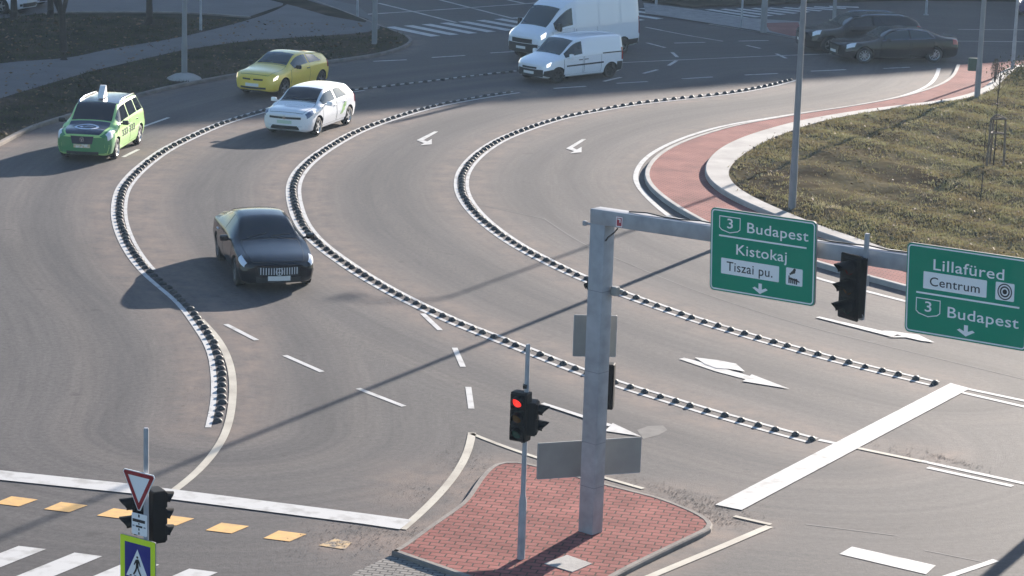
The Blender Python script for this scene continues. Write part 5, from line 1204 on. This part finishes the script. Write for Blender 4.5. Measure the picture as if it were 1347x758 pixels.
# --- big white van
c = Car(6.0, 4.03, .95, [(0, .34, .76, .84, .55, .78, .92, .58, .98, .02), (.12, .30, .88, .95, .58, .88, 1.02, .66, 1.12, .03), (.4, .28, .96, 1.0, .62, .94, 1.15, .72, 1.25, .04), (.62, .28, .98, 1.02, .65, .965, 1.22, .76, 1.36, .04), (1.40, .28, .98, 1.025, .66, .985, 1.30, .80, 2.10, .06), (1.75, .28, .98, 1.025, .66, .99, 1.32, .80, 2.34, .07), (2.2, .28, .98, 1.025, .66, .99, 1.34, .84, 2.46, .06), (3.5, .28, .98, 1.025, .68, .995, 1.36, .86, 2.48, .06), (5.6, .30, .98, 1.02, .7, .99, 1.36, .85, 2.46, .06), (5.92, .34, .96, 1.0, .7, .97, 1.35, .82, 2.42, .05), (6.0, .42, .92, .96, .7, .93, 1.33, .78, 2.34, .04)], bulge=.16, bulge_r=.02, wheel=.35, ww=.23)
t = thing('big_white_van', 'big high-roofed white panel van at the top of the junction', 'van'); c.place(t, (719, 82.0), (828, 70), 1, clip=(.94, .96), kz=.96)
c.body(P_van, t); c.wheels(t, M_rimd, 6); windscreen(c, t, .66, 1.42, M_glassl); side_glass(c, t, [(.95, 1.95, .95, 1.95)], v0=3.1, v1=3.75); c.doors(t, P_van, [(.80, 2.02, 1.9), (2.15, 3.4, 2.3)], hm=M_trim)
c.mirrors(t, M_trim, 1.05, size=(.14, .18, .34)); c.plate(t, .55); lamps(c, t, M_lampon, .12, .50, 2.8, 3.3); tails(c, t, .1, .0, 2.2, 3.2)
c.nose_grid('bumper', M_trim, t, -.80, .80, .35, .72, .006); c.nose_grid('grille', M_trim, t, -.55, .55, .74, .92, .008)
for sd_ in (1, -1):
    c.patch('bumper_corner', M_trim, t, .0, .50, 1.05, 2.3, sd_, .005, nx=6, nv=6); c.patch('side_strip', M_trim, t, 1.3, 5.9, 1.05, 1.75, sd_, .010, nx=12, nv=3)
    for a, b_ in ((2.1, 3.4), (3.5, 4.7), (4.8, 5.8)): c.patch('panel', P_van, t, a, b_, 2.9, 3.8, sd_, .012, nx=8, nv=6)
# --- black saloon at the top right
P_blk2 = mat('black_paint', (.008, .009, .013), .15, 0, .35, .25)
c = Car(4.94, 2.92, .92, sedan_rows(4.94, .94, 1.46, 1.55, 2.25, 2.85, 3.55, 4.3, zh=.74, hood=.98, deckz=1.06, belt=.95), bulge=.12, wheel=.34)
t = thing('black_saloon', 'long black saloon with chrome window trim seen side-on at the top right', 'car'); c.place(t, (1136.5, 83.7), (1228.3, 82.8), 1, clip=(.92, 1.06), kz=.9)
c.body(P_blk2, t); c.wheels(t, M_rim, 10); windscreen(c, t, 1.6, 2.25, M_glassl); windscreen(c, t, 3.6, 4.25, name='rear_window')
side_glass(c, t, [(1.75, 2.78, 1.75, 2.78), (2.84, 3.72, 2.84, 3.55)], m=M_glassl); c.doors(t, P_blk2, [(1.55, 2.80, 2.68), (2.82, 3.8, 3.65)]); c.mirrors(t, P_blk2, 1.82); c.bonnet(t, P_blk2, .09, 1.57); c.plate(t, .45)
lamps(c, t, M_lamp, .10, .60, 2.6, 3.5); tails(c, t, .34, .03, 2.5, 3.3); c.nose_grid('grille', M_trim, t, -.42, .42, .36, .70, .008, taper=.08)
for sd_ in (1, -1):
    b = MB(); b.path([c.S(d_, v_, sd_) + c.N(d_, v_, sd_) * .012 for d_, v_ in ((1.62, 3.1), (2.2, 3.09), (2.8, 3.09), (3.5, 3.1), (3.85, 3.2), (3.78, 3.5), (3.55, 3.86), (3.1, 3.93), (2.7, 3.93), (2.3, 3.9))], .016, 6); b.build('window_trim', M_chrome, t)
# --- dark estate car behind it
P_gry = mat('dark_grey_paint', (.010, .012, .016), .15, 0, .35, .25)
c = Car(4.75, 2.80, .90, hatch_rows(4.75, .93, 1.60, 1.40, 2.1, 2.8, 3.9, zh=.84, hood=1.06, belt=1.04, roofw=.66, tailz=1.15, wt=.62), bulge=.12, wheel=.35)
t = thing('dark_estate_car', 'dark estate car with silver roof rails half hidden behind the long black saloon', 'car'); c.place(t, (1090, 70.5), (1183, 69.8), 1, clip=(.94, 1.06), kz=.9)
c.body(P_gry, t); c.wheels(t, M_rimd, 5); windscreen(c, t, 1.45, 2.12, M_glassl); windscreen(c, t, 4.1, 4.6, name='rear_window'); side_glass(c, t, [(1.62, 2.6, 1.62, 2.6), (2.68, 3.5, 2.68, 3.5), (3.56, 4.1, 3.56, 3.95)]); c.doors(t, P_gry, [(1.42, 2.62, 2.5), (2.64, 3.6, 3.45)]); c.mirrors(t, P_gry, 1.66)
lamps(c, t, M_lamp, .08, .55, 2.7, 3.5); tails(c, t); c.plate(t, .5); c.nose_grid('grille', M_trim, t, -.45, .45, .55, .76, .008)
for sd_ in (1, -1):
    b = MB(); b.path([c.S(d_, 4.0, sd_) + Vector((0, -sd_ * .02, h_)) for d_, h_ in ((2.2, .0), (2.3, .05), (3.0, .06), (3.8, .05), (3.95, .0))], .024, 6); b.build('roof_rail', M_chrome, t)
# --- cars cut by the top corners
P_wcar = paint('white_parked_paint', (.70, .73, .80), .35)
for i, (px, py, az_, lb) in enumerate(((2, 21.5, -24, 'white parked car cut off by the top left corner, nearer one'), (24, 13.5, -24, 'white parked car further back at the top left corner, right of the trunk'))):
    c = Car(4.26, 2.63, .86, hatch_rows(4.26, .90, 1.46, 1.18, 1.85, 2.5, 3.55), bulge=.13, wheel=.32); t = thing('white_car', lb, 'car'); c.place_h(t, (px, py), R(az_), -1)
    t.location.z = .108
    c.body(P_wcar, t); c.wheels(t, M_rimd, 5); windscreen(c, t, 1.22, 1.87); side_glass(c, t, [(1.36, 2.30, 1.36, 2.30), (2.40, 3.18, 2.40, 3.12)]); c.plate(t, .5); lamps(c, t, M_lamp, .06, .5, 2.7, 3.6); tails(c, t)
    c.nose_grid('lower_intake', M_trim, t, -.46, .46, .28, .44, .008); c.nose_grid('grille', M_trim, t, -.5, .5, .62, .70, .008)
    for sd_ in (1, -1): c.nose_grid('fog_light', M_trim, t, min(sd_ * .48, sd_ * .62), max(sd_ * .48, sd_ * .62), .32, .42, .012, n=3)
c = Car(4.26, 2.63, .86, hatch_rows(4.26, .90, 1.50, 1.18, 1.85, 2.5, 3.55), bulge=.13, wheel=.32); P_pur = paint('dark_purple_paint', (.06, .05, .14), .35)
t = thing('purple_car', 'dark purple car with lit headlights cut off by the top right corner', 'car'); c.place_h(t, (1341, 20), R(-108), -1)
c.body(P_pur, t); c.wheels(t, M_rimd, 5); windscreen(c, t, 1.22, 1.87); side_glass(c, t, [(1.36, 2.30, 1.36, 2.30), (2.40, 3.18, 2.40, 3.12)]); c.plate(t, .5); lamps(c, t, M_lampon, .06, .5, 2.7, 3.6); tails(c, t); c.nose_grid('grille', M_trim, t, -.5, .5, .60, .70, .008)

# ------------------------------------------------------------------ apartment block beyond the junction: its shade covers the far road
BH = 30.0; sh_len = BH / math.tan(R(SUN_EL)); E0 = np.array([.2, 87.4]); ED = np.array([math.cos(R(34.3)), math.sin(R(34.3))])
e0 = E0 + sh_len * np.array([math.cos(R(SUN_AZ)), math.sin(R(SUN_AZ))])
t = thing('apartment_block', 'long ten storey apartment block beyond the junction, out of view, shading the far road', 'building', (e0[0], e0[1], 0), R(34.3))
def make_facade():
    m = bpy.data.materials.new('panel_facade'); m.use_nodes = True; N, L, b = nodes(m); tc = N.new('ShaderNodeTexCoord'); mp = N.new('ShaderNodeMapping'); mp.inputs['Rotation'].default_value = (R(90), 0, 0); L.new(tc.outputs['Object'], mp.inputs[0])
    tx = N.new('ShaderNodeTexBrick'); tx.offset = 0; tx.inputs['Scale'].default_value = 1; tx.inputs['Brick Width'].default_value = 3; tx.inputs['Row Height'].default_value = 3; tx.inputs['Mortar Size'].default_value = .75; tx.inputs['Mortar Smooth'].default_value = .0
    tx.inputs['Color1'].default_value = (.05, .06, .07, 1); tx.inputs['Color2'].default_value = (.08, .09, .1, 1); tx.inputs['Mortar'].default_value = (.24, .25, .27, 1); L.new(mp.outputs[0], tx.inputs[0]); L.new(tx.outputs[0], b.inputs['Base Color']); b.inputs['Roughness'].default_value = .7; return m
b = MB(); b.box((10, 7, BH / 2 - .2), (125, 14, BH - .4)); b.build('wall', make_facade(), t)
b = MB(); b.box((10, 7, BH - .199), (125.6, 14.6, .4)); b.build('roof', M_concd, t)

# ------------------------------------------------------------------ haze
hz = MB(); hz.add([(-95, -8, -1), (150, -8, -1), (150, 270, -1), (-95, 270, -1), (-95, -8, 31), (150, -8, 31), (150, 270, 31), (-95, 270, 31)], [(3, 2, 1, 0), (4, 5, 6, 7), (0, 1, 5, 4), (1, 2, 6, 5), (2, 3, 7, 6), (3, 0, 4, 7)])
hm = bpy.data.materials.new('haze'); hm.use_nodes = True; N = hm.node_tree.nodes; L = hm.node_tree.links; N.remove(N['Principled BSDF'])
pv = N.new('ShaderNodeVolumePrincipled'); pv.inputs['Color'].default_value = (.62, .80, 1.0, 1); pv.inputs['Density'].default_value = HAZE; pv.inputs['Anisotropy'].default_value = .35
L.new(pv.outputs[0], N['Material Output'].inputs['Volume'])
tag(hz.build('haze', hm), kind='stuff')
